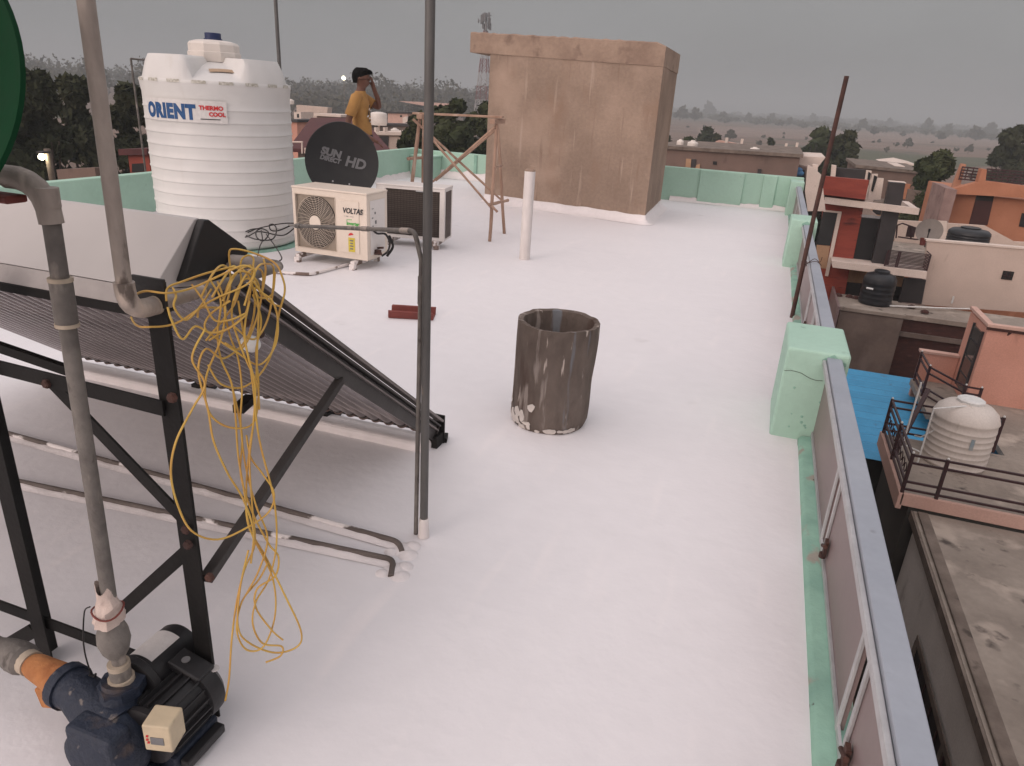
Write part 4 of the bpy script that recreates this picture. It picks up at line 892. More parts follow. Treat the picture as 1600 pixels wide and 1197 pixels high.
# far (left) arm raised, palm on the face
sh = chain([(0,.17,1.385,.055)], chest); el = chain([(.10,.19,1.32,.044), (.20,.17,1.275,.036)], sh)
wr = chain([(.185,.12,1.39,.033), (.15,.065,1.49,.026)], el); pm = chain([(.14,.045,1.54,(.033,.02))], wr)
for k_, (dy, L_) in enumerate(((-.030,.9), (-.012,1.05), (.006,1.0), (.022,.85))):
    chain([(.138, .045+dy, 1.575+.006*L_, .0095), (.128, .042+dy, 1.60+.012*L_, .0088), (.112, .038+dy, 1.62+.014*L_, .0075)], pm)
chain([(.128,.075,1.53,.011), (.108,.078,1.548,.0095), (.095,.075,1.562,.008)], wr)
# legs
for s_ in (1, -1): chain([(.0, s_*.09, .84, .085), (.01+.02*s_, s_*.10, .50, .055), (.0+.01*s_, s_*.10, .46, .05), (-.02+.02*s_, s_*.10, .30, .05), (-.01+.02*s_, s_*.10, .09, .036), (.0+.02*s_, s_*.10, .045, .034), (.12+.02*s_, s_*.11, .025, .028), (.18+.02*s_, s_*.11, .02, .02)], pel)
skin_obj('body', V, E, mt['skin'], t)
for ev in ((.103,.032,1.617), (.103,-.032,1.617)):
    MB().lathe([(.001,-.004),(.009,-.002),(.011,.001),(.008,.004),(.001,.006)], PO+Vector(ev), 10, M=Vector((1,0,0)).to_track_quat('Z','Y').to_matrix()).build('eye', mt['ink_white'], t, smooth=60)
MB().tube([PO+Vector(q) for q in ((.112,-.022,1.56),(.122,0,1.562),(.112,.022,1.56))], .006, 6).build('mouth', M('lip', rgb(.10,.035,.03)), t, smooth=60)
# hair: a cap with ragged front lock
b = MB(); n, m_ = 32, 12; hc = Vector((.012, 0, 1.625))
for i in range(m_+1):
    ph = i/m_
    for j in range(n):
        a = 2*math.pi*j/n; front = math.cos(a)
        low = -.075 if front < -.2 else (-.01+.045*max(0, front))
        zt = .098; z = zt + (low-zt)*ph; k_ = math.sqrt(max(0, 1-(z/.115)**2)) if z > 0 else 1-.10*(z/-.08)
        k_ = max(.02, k_); r = 1+.05*mnoise.noise((a*3, ph*6, 1))+.03*mnoise.noise((a*9, ph*9, 4))
        b.v.append(tuple(PO+hc+Vector((.112*k_*r*front*(1.12 if front > .3 else 1), .088*k_*r*math.sin(a), z+.004*mnoise.noise((a*6, ph*5, 8))))))
for i in range(m_):
    for j in range(n): b.f.append((i*n+j, i*n+(j+1)%n, (i+1)*n+(j+1)%n, (i+1)*n+j))
b.f.append(tuple(range(n)))
hr = b.build('hair', mt['hair'], t, smooth=60)
b = MB(); random.seed(11)
for i in range(60):
    a = R(jit(70)); p0 = hc+Vector((.085*math.cos(a), .078*math.sin(a), .055+.02*random.random())); d = Vector((math.cos(a)*.9, math.sin(a), -.15-.5*random.random()))
    b.tube([PO+p0, PO+p0+d*.025+Vector((0,0,.004)), PO+p0+d*.055], [.009, .007, .002], 5)
b.build('fringe', mt['hair'], hr, smooth=60)
# T-shirt: body loft and sleeves
def loft(mb, secs, n=28, cap=True):
    base = len(mb.v)
    for (c, rx, ry, fl) in secs:
        for j in range(n):
            a = 2*math.pi*j/n; k_ = 1+fl*(mnoise.noise((math.cos(a)*2, math.sin(a)*2, c[2]*9))+.6*mnoise.noise((a*2.5, c[2]*4, 3)))
            mb.v.append(tuple(PO+Vector((c[0]+rx*k_*math.cos(a), c[1]+ry*k_*math.sin(a), c[2]))))
    for i in range(len(secs)-1):
        for j in range(n): mb.f.append((base+i*n+j, base+i*n+(j+1)%n, base+(i+1)*n+(j+1)%n, base+(i+1)*n+j))
b = MB()
loft(b, [((.01,0,.93), .118,.160,.08), ((.01,0,.96), .118,.158,.09), ((.012,0,1.02), .114,.152,.08), ((.008,0,1.10), .110,.146,.07), ((.0,0,1.20), .110,.150,.05), ((-.005,0,1.28), .112,.162,.03), ((-.008,0,1.36), .100,.172,.02), ((-.008,0,1.41), .08,.155,.01), ((-.004,0,1.44), .068,.105,.0), ((.0,0,1.462), .062,.072,0), ((.0,0,1.458), .056,.065,0)])
def sleeve(mb, pts, rs):
    mb.tube([PO+Vector(p) for p in pts], rs, 16, caps=False)
sleeve(b, [(-.01,-.10,1.395), (-.02,-.165,1.385), (-.05,-.205,1.28), (-.082,-.229,1.20), (-.086,-.230,1.185)], [.062,.068,.068,.066,.060])
sleeve(b, [(-.01,.10,1.395), (.0,.165,1.385), (.06,.185,1.345), (.115,.192,1.315), (.12,.19,1.312)], [.062,.066,.066,.062,.056])
ts = b.build('tshirt', mt['shirt'], t, smooth=70)
b = MB()
def on_chest(a, z, r=.004):     # point on the shirt front
    k_ = min(1, max(0, (z-.9)/.5)); rx = .108+.0*k_; ry = .146+.012*k_
    return PO+Vector((.006+(rx+.012)*math.cos(a), (ry+.012)*math.sin(a), z))
def patch(mb, a0, z0, w, hh, sk=0): mb.prism([on_chest(a0-w+sk, z0+hh), on_chest(a0+w+sk, z0+hh), on_chest(a0+w-sk, z0-hh), on_chest(a0-w-sk, z0-hh)], (.003, -.001, 0))
for (a, z, w, hh, sk) in ((-.42,1.295,.05,.018,.05), (-.52,1.225,.06,.03,.04), (-.30,1.215,.05,.03,.03), (-.40,1.13,.12,.008,-.03)): patch(b, a, z, w, hh, sk)
b.build('dark_print', mt['ink_dark'], ts)
b = MB()
for (a, z, w, hh, sk) in ((-.62,1.185,.08,.012,.06), (-.35,1.16,.14,.008,0), (-.20,1.235,.05,.02,.06), (-.45,1.262,.04,.014,.04), (-.28,1.118,.06,.006,0)): patch(b, a, z, w, hh, sk)
b.build('pale_print', mt['ink_white'], ts)
b = MB(); loft(b, [((.0,0,.97), .135,.165,.01), ((.005,0,.88), .145,.18,.03), ((.005,0,.80), .14,.185,.04)])
for s_ in (1, -1):
    base = MB(); sleeve(b, [(.0, s_*.09, .83), (.005+.01*s_, s_*.10, .66), (.01+.02*s_, s_*.105, .50)], [.098, .092, .088])
b.build('shorts', mt['shorts'], t, smooth=70)

t.rotation_euler.z = R(20)
# ================================================================== GROUND, FIELDS, FAR WOODS
GZ = -7.3
gmat = M('dry_field_soil', rgb(.20,.13,.095), rgb(.14,.095,.072), .012, .95, bump=.3, bscale=.8, fine=.1,
    spots=[(rgb(.075,.078,.045), .02, .56, (.6,1.6,1), .1), (rgb(.22,.165,.14), .03, .60, (.3,1.6,1), .08), (rgb(.06,.055,.04), .11, .63, (1,1,1), .06)])
b = MB(); xs = [-6000,-2500,-1000,-400,-150,-60,0,60,150,400,1000,2500,6000]; ys = [-1200,-300,-60,0,60,150,300,600,1200,2400,5000,9000]
for y in ys:
    for x in xs: b.v.append((x, y, GZ))
for j in range(len(ys)-1):
    for i in range(len(xs)-1): a = j*len(xs)+i; b.f.append((a, a+1, a+len(xs)+1, a+len(xs)))
g = b.build('ground', gmat); g['kind'] = 'structure'
crop = M('green_crop', rgb(.06,.07,.03), rgb(.09,.085,.045), .2, .95, bump=.6, bscale=1.5)
def field(name, pts, mat, dz):
    vs = [gz(u, v, GZ+dz) for u, v in pts]; o = MB().add(vs, [tuple(range(len(vs)))]).build(name, mat); o['kind'] = 'structure'
field('crop_field', [(1300,233),(1450,243),(1600,250),(1600,258),(1480,262),(1330,262)], crop, .05)
pale = M('pale_dry_field', rgb(.26,.18,.145), rgb(.20,.14,.11), .05, .95, bump=.2, bscale=.6)
field('dry_field', [(1090,198),(1340,205),(1600,222),(1600,232),(1400,222),(1090,212)], pale, .04)
field('dry_field', [(880,168),(1280,188),(1600,208),(1600,214),(1200,196),(880,174)], M('dull_field', rgb(.10,.095,.065), rgb(.14,.11,.085), .03, .95), .06)
field('dry_field', [(450,160),(640,168),(760,172),(760,182),(600,180),(450,172)], pale, .05)

# trees ------------------------------------------------------------
def leafmat(name, a, b_): return M(name, a, b_, .45, .85, bump=0, fine=0, lo=.38, hi=.62, spec=.2)
leaf = {'dark': leafmat('dark_green_leaves', rgb(.020,.027,.012), rgb(.045,.047,.022)), 'mid': leafmat('green_leaves', rgb(.024,.036,.015), rgb(.052,.060,.026)), 'dull': leafmat('dull_leaves', rgb(.055,.055,.035), rgb(.085,.075,.05))}
bark = M('bark', rgb(.07,.05,.04), rgb(.04,.03,.025), 6, .95, bump=.5)
def crown_mesh(seed, w, h, lobes, per, size, z0):
    rnd = random.Random(seed); b = MB()
    for k_ in range(lobes):
        a = rnd.random()*6.283; rr = math.sqrt(rnd.random())*.75; zz = rnd.random()
        c = Vector((math.cos(a)*rr*w*(1-.5*zz*zz), math.sin(a)*rr*w*(1-.5*zz*zz), z0+h*(.12+.72*zz))); R_ = w*(.26+.22*rnd.random())*(1-.25*zz)
        for q in range(per):
            d = Vector((rnd.gauss(0,1), rnd.gauss(0,1), rnd.gauss(0,1))).normalized(); p = c + Vector((d.x, d.y, d.z*.8))*R_*(.30+.75*rnd.random()**.6)
            if p.z < z0: continue
            nn_ = (d+Vector((rnd.gauss(0,.7), rnd.gauss(0,.7), rnd.gauss(.3,.6)))).normalized(); x_ = nn_.cross(Vector((rnd.gauss(0,1),rnd.gauss(0,1),rnd.gauss(0,1)))).normalized(); y_ = nn_.cross(x_)
            s1, s2 = size*(.6+.8*rnd.random()), size*(.35+.5*rnd.random()); n_ = len(b.v)
            b.v += [tuple(p-x_*s1), tuple(p+y_*s2-x_*s1*.2), tuple(p+x_*s1+nn_*s1*.15), tuple(p-y_*s2+x_*s1*.1)]; b.f.append((n_, n_+1, n_+2, n_+3))
    return b
def trunk_mesh(seed, w, h, z0, r):
    rnd = random.Random(seed+99); b = MB(); b.tube([(0,0,0), (.1*r,.2*r,z0*.5), (0,.3*r,z0), (.2*r,0,z0+h*.35)], [r*1.3, r, r*.8, r*.4], 8)
    for k_ in range(7):
        a = k_*.9+rnd.random(); e = Vector((math.cos(a)*w*.6, math.sin(a)*w*.6, z0+h*(.25+.5*rnd.random()))); s0 = Vector((0,0,z0*(.7+.5*rnd.random())))
        b.tube([s0, s0.lerp(e, .5)+Vector((0,0,-.05*h)), e], [r*.5, r*.3, r*.1], 6)
    return b
PROTO = {}
def raw(o):   # prototypes are real, placed things: the first use is the prototype itself
    return o
def tree(kind, label, loc, w, h, trunkfrac=.25, mat='mid', group=None, name='tree', seed=1, lobes=22, per=170, size=.20):
    t = thing(name, label, 'tree', loc, group); z0 = h*trunkfrac
    L_ = Vector(loc)
    c = crown_mesh(seed, w, h-z0, lobes, per, size, z0); c.v = [(x+L_.x, y+L_.y, z+L_.z) for x, y, z in c.v]; c.build('crown', leaf[mat], t)
    k_ = trunk_mesh(seed, w, h-z0, z0, max(.08, h*.022)); k_.v = [(x+L_.x, y+L_.y, z+L_.z) for x, y, z in k_.v]; k_.build('trunk', bark, t, smooth=60)
    return t
def tree_px(label, u0, u1, vt, D, mat, seed, trunkfrac=.2, base=None, **k):
    um = (u0+u1)/2; T_ = gd(um, vt, D); l_, r_ = gd(u0, vt+20, D), gd(u1, vt+20, D); w = (l_-r_).length/2
    loc = (T_.x, T_.y, base if base is not None else GZ); return tree('t', label, loc, w*1.05, (T_.z-loc[2])*1.12, trunkfrac, mat, seed=seed, **k)
tree_px('tall dark tree at the far left beside the green dish', -35, 108, 92, 30, 'dark', 3, lobes=52, per=380, size=.27, group='dark trees left of the white tank')
tree_px('dark bushy tree just right of the tall far left tree', 70, 165, 118, 33, 'dark', 4, lobes=46, per=360, size=.27, group='dark trees left of the white tank')
tree_px('dark tree partly hidden by the left side of the white tank', 150, 240, 122, 31, 'dark', 5, lobes=46, per=360, size=.27, group='dark trees left of the white tank')
tree_px('leafy green tree behind the trestle, left of the taller one', 612, 702, 182, 30, 'mid', 6, lobes=26, per=260, size=.17, group='green trees beyond the back parapet')
tree_px('taller leafy green tree behind the trestle beside the shed', 655, 752, 150, 34, 'mid', 7, lobes=32, per=260, size=.20, group='green trees beyond the back parapet')
tree_px('green tree partly hidden behind the left side of the shed', 715, 800, 158, 37, 'mid', 8, lobes=26, per=240, size=.20, group='green trees beyond the back parapet')
tree_px('round dark green tree left of the rusty rod', 1238, 1316, 203, 70, 'mid', 9, .1, lobes=26, per=200, size=.35, group='trees among the houses')
tree_px('spreading dark tree behind the rusty rod', 1284, 1358, 204, 62, 'dark', 10, .15, lobes=26, per=200, size=.30, group='trees among the houses')
tree_px('dense dark green tree between the white pavilion and orange house', 1420, 1518, 230, 38, 'mid', 11, .05, lobes=40, per=300, size=.22, group='trees among the houses')
tree_px('large dark tree at the right edge above the orange house', 1550, 1640, 196, 75, 'dark', 12, .05, lobes=30, per=220, size=.40, group='trees among the houses')
tree_px('low dark tree in front of the pale pavilion behind the red facade', 1268, 1345, 240, 44, 'dark', 13, .1, lobes=20, per=170, size=.25, group='trees among the houses')
tree_px('dark green tree right of the shed behind the long brown house', 1082, 1136, 198, 95, 'dark', 14, .05, lobes=20, per=150, size=.45, group='trees among the houses')
tree_px('small bright green tree right behind the two white roof tanks', 1060, 1098, 213, 55, 'mid', 15, .2, lobes=14, per=130, size=.25, group='trees among the houses')
tree_px('dark tree touching the right side of the shed', 1026, 1066, 205, 60, 'dark', 16, .2, lobes=16, per=130, size=.28, group='trees among the houses')
tree_px('lone round small tree in the field behind the brown house', 1200, 1216, 214, 90, 'mid', 17, .1, lobes=10, per=80, size=.35, group='trees among the houses')
# scattered field trees: one thing each
ft = thing('field_tree', 'small hazy tree standing alone in the dry fields', 'tree', (0,0,0), 'scattered trees in the dry fields')
crown_mesh(40, 3.2, 5.2, 14, 70, .55, 1.2).build('crown', leaf['dull'], ft); trunk_mesh(40, 3, 5, 1.2, .18).build('trunk', bark, ft)
spots_ = [(1344,198,3.6),(1365,206,2.4),(1448,202,3.4),(1478,204,3.0),(1417,226,2.6),(1524,214,4.2),(1545,208,3.6),(1512,234,2.2),(1140,214,3.4),(1108,176,4.0),(1128,184,3.2),(1062,182,4.2),(1085,184,3.6),(1170,184,2.6),(1204,186,2.6),(1232,190,2.6),(1270,186,2.6),(1388,192,2.2),(1575,232,2.4),(1470,214,2.0),(1300,214,1.8),(1410,208,1.6),(520,146,4.0),(575,150,3.4),(640,150,4.5),(700,152,4.0),(590,168,2.6),(545,172,2.2)]
for i, (u, v, s_) in enumerate(spots_):
    o = ft if i == 0 else copy_tree(ft)
    hz = 137+.0612*(u-800)*1.0 + 12; vv = max(v+6, hz+14); p_ = gz(u, vv, GZ); sc_ = s_*p_.length/1110*1.25
    o.location = (p_.x, p_.y, GZ); o.scale = (sc_*.62, sc_*.62, sc_*.62*(.9+.3*((i*7)%5)/5)); o.rotation_euler.z = i*1.7
# far woods: uncountable masses
def wood(name, label, D0, D1, u0, u1, num, hmin, hmax, mat, seed, per=34, sz=1.4, wsc=1.0):
    rnd = random.Random(seed); b = MB()
    for i in range(num):
        u = u0+(u1-u0)*rnd.random(); D = D0+(D1-D0)*rnd.random(); p = gd(u, 150, D); H = (hmin+(hmax-hmin)*rnd.random()**1.5)*(.75+.5*(.5+.5*mnoise.noise((u*.02, D*.004, seed)))); W = H*(.35+.25*rnd.random())*wsc
        for q in range(per):
            d = Vector((rnd.gauss(0,1), rnd.gauss(0,1), rnd.gauss(0,1))).normalized(); c = Vector((p.x+d.x*W*rnd.random()**.4, p.y+d.y*W*rnd.random()**.4, GZ+H*.55+d.z*H*.45*rnd.random()**.4))
            x_ = Vector((rnd.gauss(0,1),rnd.gauss(0,1),rnd.gauss(0,1))).normalized(); y_ = x_.cross(d).normalized(); s1 = sz*(.5+rnd.random()); n_ = len(b.v)
            b.v += [tuple(c-x_*s1), tuple(c+y_*s1*.7), tuple(c+x_*s1), tuple(c-y_*s1*.7)]; b.f.append((n_, n_+1, n_+2, n_+3))
        b.tube([(p.x, p.y, GZ), (p.x, p.y, GZ+H*.6)], [.25, .12], 4, caps=False)
    tag(b.build(name, leaf[mat]), label, 'wood', kind='stuff')
wood('distant_wood', 'hazy wood along the horizon left of the shed', 300, 620, -20, 800, 380, 9, 16, 'dull', 1, 90, .75)
wood('distant_wood', 'thin pale trunked wood behind the person and the tank', 220, 330, 380, 800, 130, 5, 9, 'dull', 2, 60, .6)
wood('distant_wood', 'faint belt of trees along the horizon right of the shed', 560, 1300, 980, 1660, 420, 2.5, 5, 'dull', 3, 50, 1.0, 2.6)
wood('distant_wood', 'very faint far belt of trees at the skyline', 1100, 2000, -60, 1700, 420, 5, 9.5, 'dull', 4, 60, 2.0, 3.2)
wood('field_scrub', 'low scrub dotted over the dry fields', 110, 420, 980, 1640, 36, .7, 1.5, 'dull', 5, 16, .5, 1.6)
wood('field_scrub', 'low scrub between the far houses on the left', 60, 200, 380, 800, 120, 1, 3.4, 'dull', 6, 22, .5, 1.4)
# ================================================================== NEIGHBOURING HOUSES
hm = {}
hm['concrete'] = M('stained_concrete_roof', rgb(.34,.29,.245), rgb(.245,.205,.172), 1.1, .92, bump=.4, bscale=20, fine=.15, spots=[(rgb(.42,.355,.30), 1.9, .57, (1,1,1), .12), (rgb(.075,.06,.052), 3.2, .62, (1,1,1), .1)])
hm['concedge'] = M('worn_concrete_edge', rgb(.23,.185,.155), rgb(.14,.11,.09), 3, .92, bump=.5, spots=[(rgb(.07,.055,.045), 5, .62, (1,1,1), .1)])
hm['dullplaster'] = M('grey_brown_plaster', rgb(.20,.155,.13), rgb(.145,.112,.095), 1.5, .95, bump=.4, bscale=25, fine=.12, spots=[(rgb(.20,.16,.14), 2.2, .58, (1,1,.5), .12)])
hm['brick'] = M('dark_red_brick', rgb(.085,.033,.026), rgb(.06,.025,.021), 5, .95, bump=.7, bscale=30, stretch=(1,1,3.5), fine=.25, spots=[(rgb(.12,.06,.05), 5, .62, (.5,1,2.4), .08)])
hm['pink'] = M('salmon_pink_paint', rgb(.66,.335,.255), rgb(.59,.295,.22), 1.6, .85, bump=.1, spots=[(rgb(.34,.15,.115), 2.6, .68, (1,1,.5), .2)])
hm['pinkpale'] = M('pale_pink_paint', rgb(.62,.41,.34), rgb(.55,.35,.29), 2, .85, bump=.1)
hm['maroonsteel'] = M('maroon_railing_paint', rgb(.035,.014,.016), rgb(.05,.02,.022), 9, .5, bump=0)
hm['bluesheet'] = M('blue_corrugated_sheet', rgb(.06,.33,.58), rgb(.05,.28,.50), 2, .55, .1, bump=.08, spots=[(rgb(.07,.13,.22), 5, .66, (1,1,1), .15)])
hm['cream'] = M('cream_wall_paint', rgb(.62,.50,.43), rgb(.56,.45,.385), 1.5, .88, bump=.1, spots=[(rgb(.34,.25,.20), 2.4, .66, (1.5,1,.4), .15)])
hm['creamlight'] = M('pale_cream_paint', rgb(.74,.63,.56), rgb(.66,.56,.49), 2.2, .88, bump=.1, spots=[(rgb(.30,.23,.18), 6, .68, (1,1,1), .1)])
hm['redclad'] = M('brick_red_cladding', rgb(.32,.062,.038), rgb(.25,.045,.030), 2.6, .7, bump=.2, stretch=(.5,1,2.5), spots=[(rgb(.10,.022,.018), 4, .60, (.4,1,2.5), .12)])
hm['charcoal'] = M('charcoal_tile', rgb(.042,.036,.037), rgb(.032,.028,.029), 4, .6)
hm['black'] = M('dark_opening', rgb(.008,.007,.008), rgb(.014,.012,.012), 3, .6)
hm['glass'] = M('dark_glass', rgb(.03,.032,.034), rgb(.05,.05,.05), 1.5, .12, spec=.6, bump=0)
hm['ochre'] = M('ochre_panel', rgb(.46,.29,.18), rgb(.40,.24,.14), 3, .8)
hm['orange'] = M('orange_paint', rgb(.49,.215,.125), rgb(.43,.18,.10), 1.8, .85, bump=.1, spots=[(rgb(.56,.27,.17), 2.2, .6, (1,1,.5), .2)])
hm['orangelight'] = M('pale_orange_paint', rgb(.52,.26,.165), rgb(.45,.21,.13), 2, .85)
hm['brownwall'] = M('brown_mud_wall', rgb(.22,.15,.125), rgb(.17,.12,.10), .8, .95, bump=.3, spots=[(rgb(.10,.068,.058), 1.5, .58, (1,1,.6), .15)])
hm['maroonroof'] = M('maroon_roof_sheet', rgb(.10,.03,.03), rgb(.075,.024,.025), 1.2, .8, bump=.2, stretch=(3,1,1))
hm['door'] = M('dark_red_door', rgb(.06,.016,.014), None, 4, .6)
hm['plastic_black'] = M('black_tank_plastic', rgb(.012,.013,.016), rgb(.018,.019,.022), 4, .38, bump=.05)
hm['whitetank'] = M('dusty_white_plastic', rgb(.70,.64,.585), rgb(.62,.56,.51), 2, .5, bump=.05, spots=[(rgb(.30,.25,.20), 3, .62, (2,2,.4), .2)])
hm['tarp'] = M('blue_tarpaulin', rgb(.07,.22,.42), rgb(.05,.16,.34), 3, .7, bump=.3)
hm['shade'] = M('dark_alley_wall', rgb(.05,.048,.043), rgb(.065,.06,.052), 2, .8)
hm['alleywall'] = M('grey_white_plaster', rgb(.80,.76,.72), rgb(.70,.66,.62), 1.4, .9, bump=.2, spots=[(rgb(.16,.14,.12), 2, .6, (1,1,.5), .2)])
hm['pinkdull'] = M('blotchy_pink_wall', rgb(.34,.235,.21), rgb(.25,.165,.15), 2.5, .9, bump=.2, spots=[(rgb(.16,.09,.08), 3, .62, (1,1,1), .08)])
def rgrid(mb, P00, P10, P01, P11, nx, ny, amp, sc_=1.0):
    base = len(mb.v)
    for j in range(ny+1):
        for i in range(nx+1):
            q = Vector(P00).lerp(Vector(P10), i/nx).lerp(Vector(P01).lerp(Vector(P11), i/nx), j/ny); q.z += amp*mnoise.noise((q.x*sc_, q.y*sc_, 1)); mb.v.append(tuple(q))
    for j in range(ny):
        for i in range(nx): a = base+j*(nx+1)+i; mb.f.append((a, a+1, a+nx+2, a+nx+1))

# near concrete-roofed house across the alley
t = thing('concrete_roof_house', 'house across the alley with a stained bare concrete roof', 'house', (6, 6, GZ))
MB().box(2.82, 9, -1, 10.3, GZ, -3.83).build('wall', hm['alleywall'], t)
b = MB(); b.box(2.76, 9, -1.2, 10.36, -3.82, -3.70); b.build('roof', hm['concrete'], t, bevel=.01)
MB().box(2.73, 2.757, -1.2, 10.36, -3.84, -3.705).build('roof_edge', hm['concedge'], t)
MB().box(2.80, 2.94, -1.2, 10.3, -3.699, -3.66).build('roof_lip', hm['concedge'], t, bevel=.015)
w = MB().box(2.80, 2.818, 5.3, 8.6, -6.9, -4.7).build('window', hm['black'], t)
b = MB(); b.box(2.785, 2.799, 5.2, 8.7, -4.7, -4.6); b.box(2.785, 2.799, 8.6, 8.72, -6.9, -4.7); b.box(2.785, 2.799, 6.9, 7.0, -6.9, -4.7); b.build('frame', hm['concedge'], w)
b = MB()
for i in range(9): y = 5.4+i*.36; b.box(2.782, 2.797, y, y+.02, -6.9, -4.7)
for z in (-5.3, -5.9, -6.5): b.box(2.776, 2.7815, 5.3, 8.6, z, z+.025)
for (y, z) in ((7.9,-5.6),(7.9,-6.2),(7.3,-5.6),(7.3,-6.2)): b.tube([(2.776, y+.28*math.cos(a), z+.28*math.sin(a)) for a in [k*math.pi/8 for k in range(16)]], .012, 5, closed=True)
b.build('grille', hm['maroonsteel'], w)
MB().box(2.80, 2.818, 2.0, 5.1, GZ, -4.4).build('shutter', hm['charcoal'], t)

# pink house with its terrace
t = thing('pink_house', 'salmon pink house with railed concrete terrace, dark glass strip on its side', 'house', (6, 14, GZ))
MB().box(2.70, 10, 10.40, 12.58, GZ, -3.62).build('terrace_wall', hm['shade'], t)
b = MB(); b.box(2.60, 12, 10.42, 12.60, -3.60, -3.50); b.box(4.40, 12, 12.6005, 15.2, -3.60, -3.50); b.build('terrace_floor', hm['concrete'], t)
MB().box(2.56, 12, 10.36, 10.418, -3.66, -3.46).build('terrace_edge', hm['pinkpale'], t, bevel=.01)
MB().box(2.52, 2.598, 10.36, 12.62, -3.72, -3.46).build('terrace_edge', hm['pinkpale'], t, bevel=.01)
FX, FY, TZ = 4.33, 15.13, -1.93
MB().box(FX, 12, FY, 16.5, GZ, TZ-.12).build('upper_storey', hm['pink'], t)
b = MB(); b.box(FX-.04, 12, FY-.05, FY+.08, TZ-.065, TZ); b.box(FX-.04, FX+.08, FY+.0805, 16.5, TZ-.065, TZ); b.build('parapet_cap', hm['pinkpale'], t, bevel=.01)
MB().box(FX-.03, 12, FY-.035, FY-.001, TZ-.118, TZ-.066).build('dark_band', hm['brick'], t)
MB().box(FX+.08, 12, FY+.1, 16.4, TZ-.118, TZ-.09).build('roof', hm['concrete'], t)
b = MB(); b.face(FY-.003, [(1577,512),(1580,512),(1578,519),(1581,521),(1575,525),(1573,524),(1576,519)], .002); b.build('stain', hm['brick'], t)
w = MB().box(FX-.03, FX-.001, FY+.18, FY+.80, -3.45, TZ-.25).build('window', hm['glass'], t)
b = MB()
for z in (-2.45, -2.8, -3.15): b.box(FX-.036, FX-.031, FY+.18, FY+.80, z, z+.025)
b.box(FX-.045, FX-.002, FY+.14, FY+.179, -3.45, TZ-.21); b.box(FX-.045, FX-.002, FY+.801, FY+.84, -3.45, TZ-.21); b.build('frame', hm['charcoal'], w)
MB().box(3.62, 4.32, 16.30, 16.42, -4.3, -3.0).build('low_wall', hm['pink'], t)
MB().box(3.58, 4.32, 16.27, 16.45, -2.998, -2.95).build('low_wall_cap', hm['pinkpale'], t)
b = MB(); b.box(3.55, 4.328, 14.3, 16.29, -3.72, -3.60); b.build('landing', hm['concrete'], t)
def rail_run(t, pts, z, h, posts=None, name='rail_panel', lv=(.0, .16, .62, .82), r=.018):
    pts = [Vector((x, y, z)) for x, y in pts]; b = MB()
    for p, q in zip(pts[:-1], pts[1:]):
        for f in (1.0, .80, .30, .10): b.bar(p+Vector((0,0,h*f)), q+Vector((0,0,h*f)), .03, .03)
    b.build('bar', hm['maroonsteel'], t)
    for p in pts:
        o = MB().box(p.x-.022, p.x+.022, p.y-.022, p.y+.022, z, z+h*1.04).build('post', hm['maroonsteel'], t)
        MB().lathe([(.012,0),(.02,.012),(.012,.03),(.001,.034)], (p.x, p.y, z+h*1.04), 8).build('knob', mt['ink_white'], o, smooth=60)
r = thing('terrace_railing', 'maroon steel railing round the pink house terrace', 'railing', (2.6, 11, -3.46), 'maroon steel railings')
rail_run(r, [(4.2, 12.56), (2.56, 12.56), (2.56, 11.5), (2.56, 10.39), (3.0, 10.39), (4.4, 10.39), (6, 10.39)], -3.46, .60)
b = MB()
for (p, q) in (((2.56, 12.45), (2.56, 11.6)), ((2.56, 11.45), (2.56, 10.5))):
    b = MB()
    for i in range(5):
        c = Vector((p[0], p[1]+(q[1]-p[1])*(i+.5)/5, -3.15)); b.tube([c+Vector((0, .07*math.cos(a), .07*math.sin(a))) for a in [k*math.pi/5 for k in range(10)]], .008, 4, closed=True)
    b.build('scrollwork', hm['maroonsteel'], r)
MB().bar((2.60, 11.6, -3.45), (3.02, 12.5, -2.55), .06, .06).build('stair_stringer', hm['maroonsteel'], r)
r = thing('landing_railing', 'small maroon railing on the landing beside the pink wall', 'railing', (3.9, 15, -3.6), 'maroon steel railings')
rail_run(r, [(3.60, 16.2), (3.60, 15.25), (4.05, 14.35), (4.30, 14.33)], -3.6, .62)
t = thing('water_tank', 'dusty white ribbed water tank on the pink house terrace', 'water tank', (3.50, 11.95, -3.5))
c = Vector((3.50, 11.95, -3.495)); prof = [(.44,0)]
for i in range(7): z = .03+i*.10; prof += [(.455, z), (.460, z+.008), (.460, z+.022), (.455, z+.03)]
prof += [(.45,.75),(.465,.78),(.46,.80),(.42,.90),(.33,.98),(.22,1.02),(.2,1.03)]
MB().lathe(prof, c, 48).build('body', hm['whitetank'], t, smooth=50)
MB().lathe([(.20,1.025),(.20,1.07),(.17,1.09),(.02,1.10)], c, 10).build('lid', mt['ink_white'], t, smooth=30)
d = (Vector((0,0,0))-c); aa = math.atan2(d.y, d.x)
b = MB()
for k_ in range(7):
    th = aa+.35+.02*k_; 
    for z in (.42, .60): b.v.append((c.x+.469*math.cos(th), c.y+.469*math.sin(th), c.z+z))
for k_ in range(6): b.f.append((2*k_, 2*k_+2, 2*k_+3, 2*k_+1))
b.build('faded_label', M('faded_blue_label', rgb(.25,.33,.38), rgb(.42,.42,.40), 14, .6), t, smooth=60)
b = MB(); b.lathe([(.14,0),(.15,.01),(.11,.012)], c+Vector((-.14,-.24,.93)), 20, M=Vector((-.4,-.65,.66)).to_track_quat('Z','Y').to_matrix()); b.build('manhole_rim', hm['whitetank'], t, smooth=50)
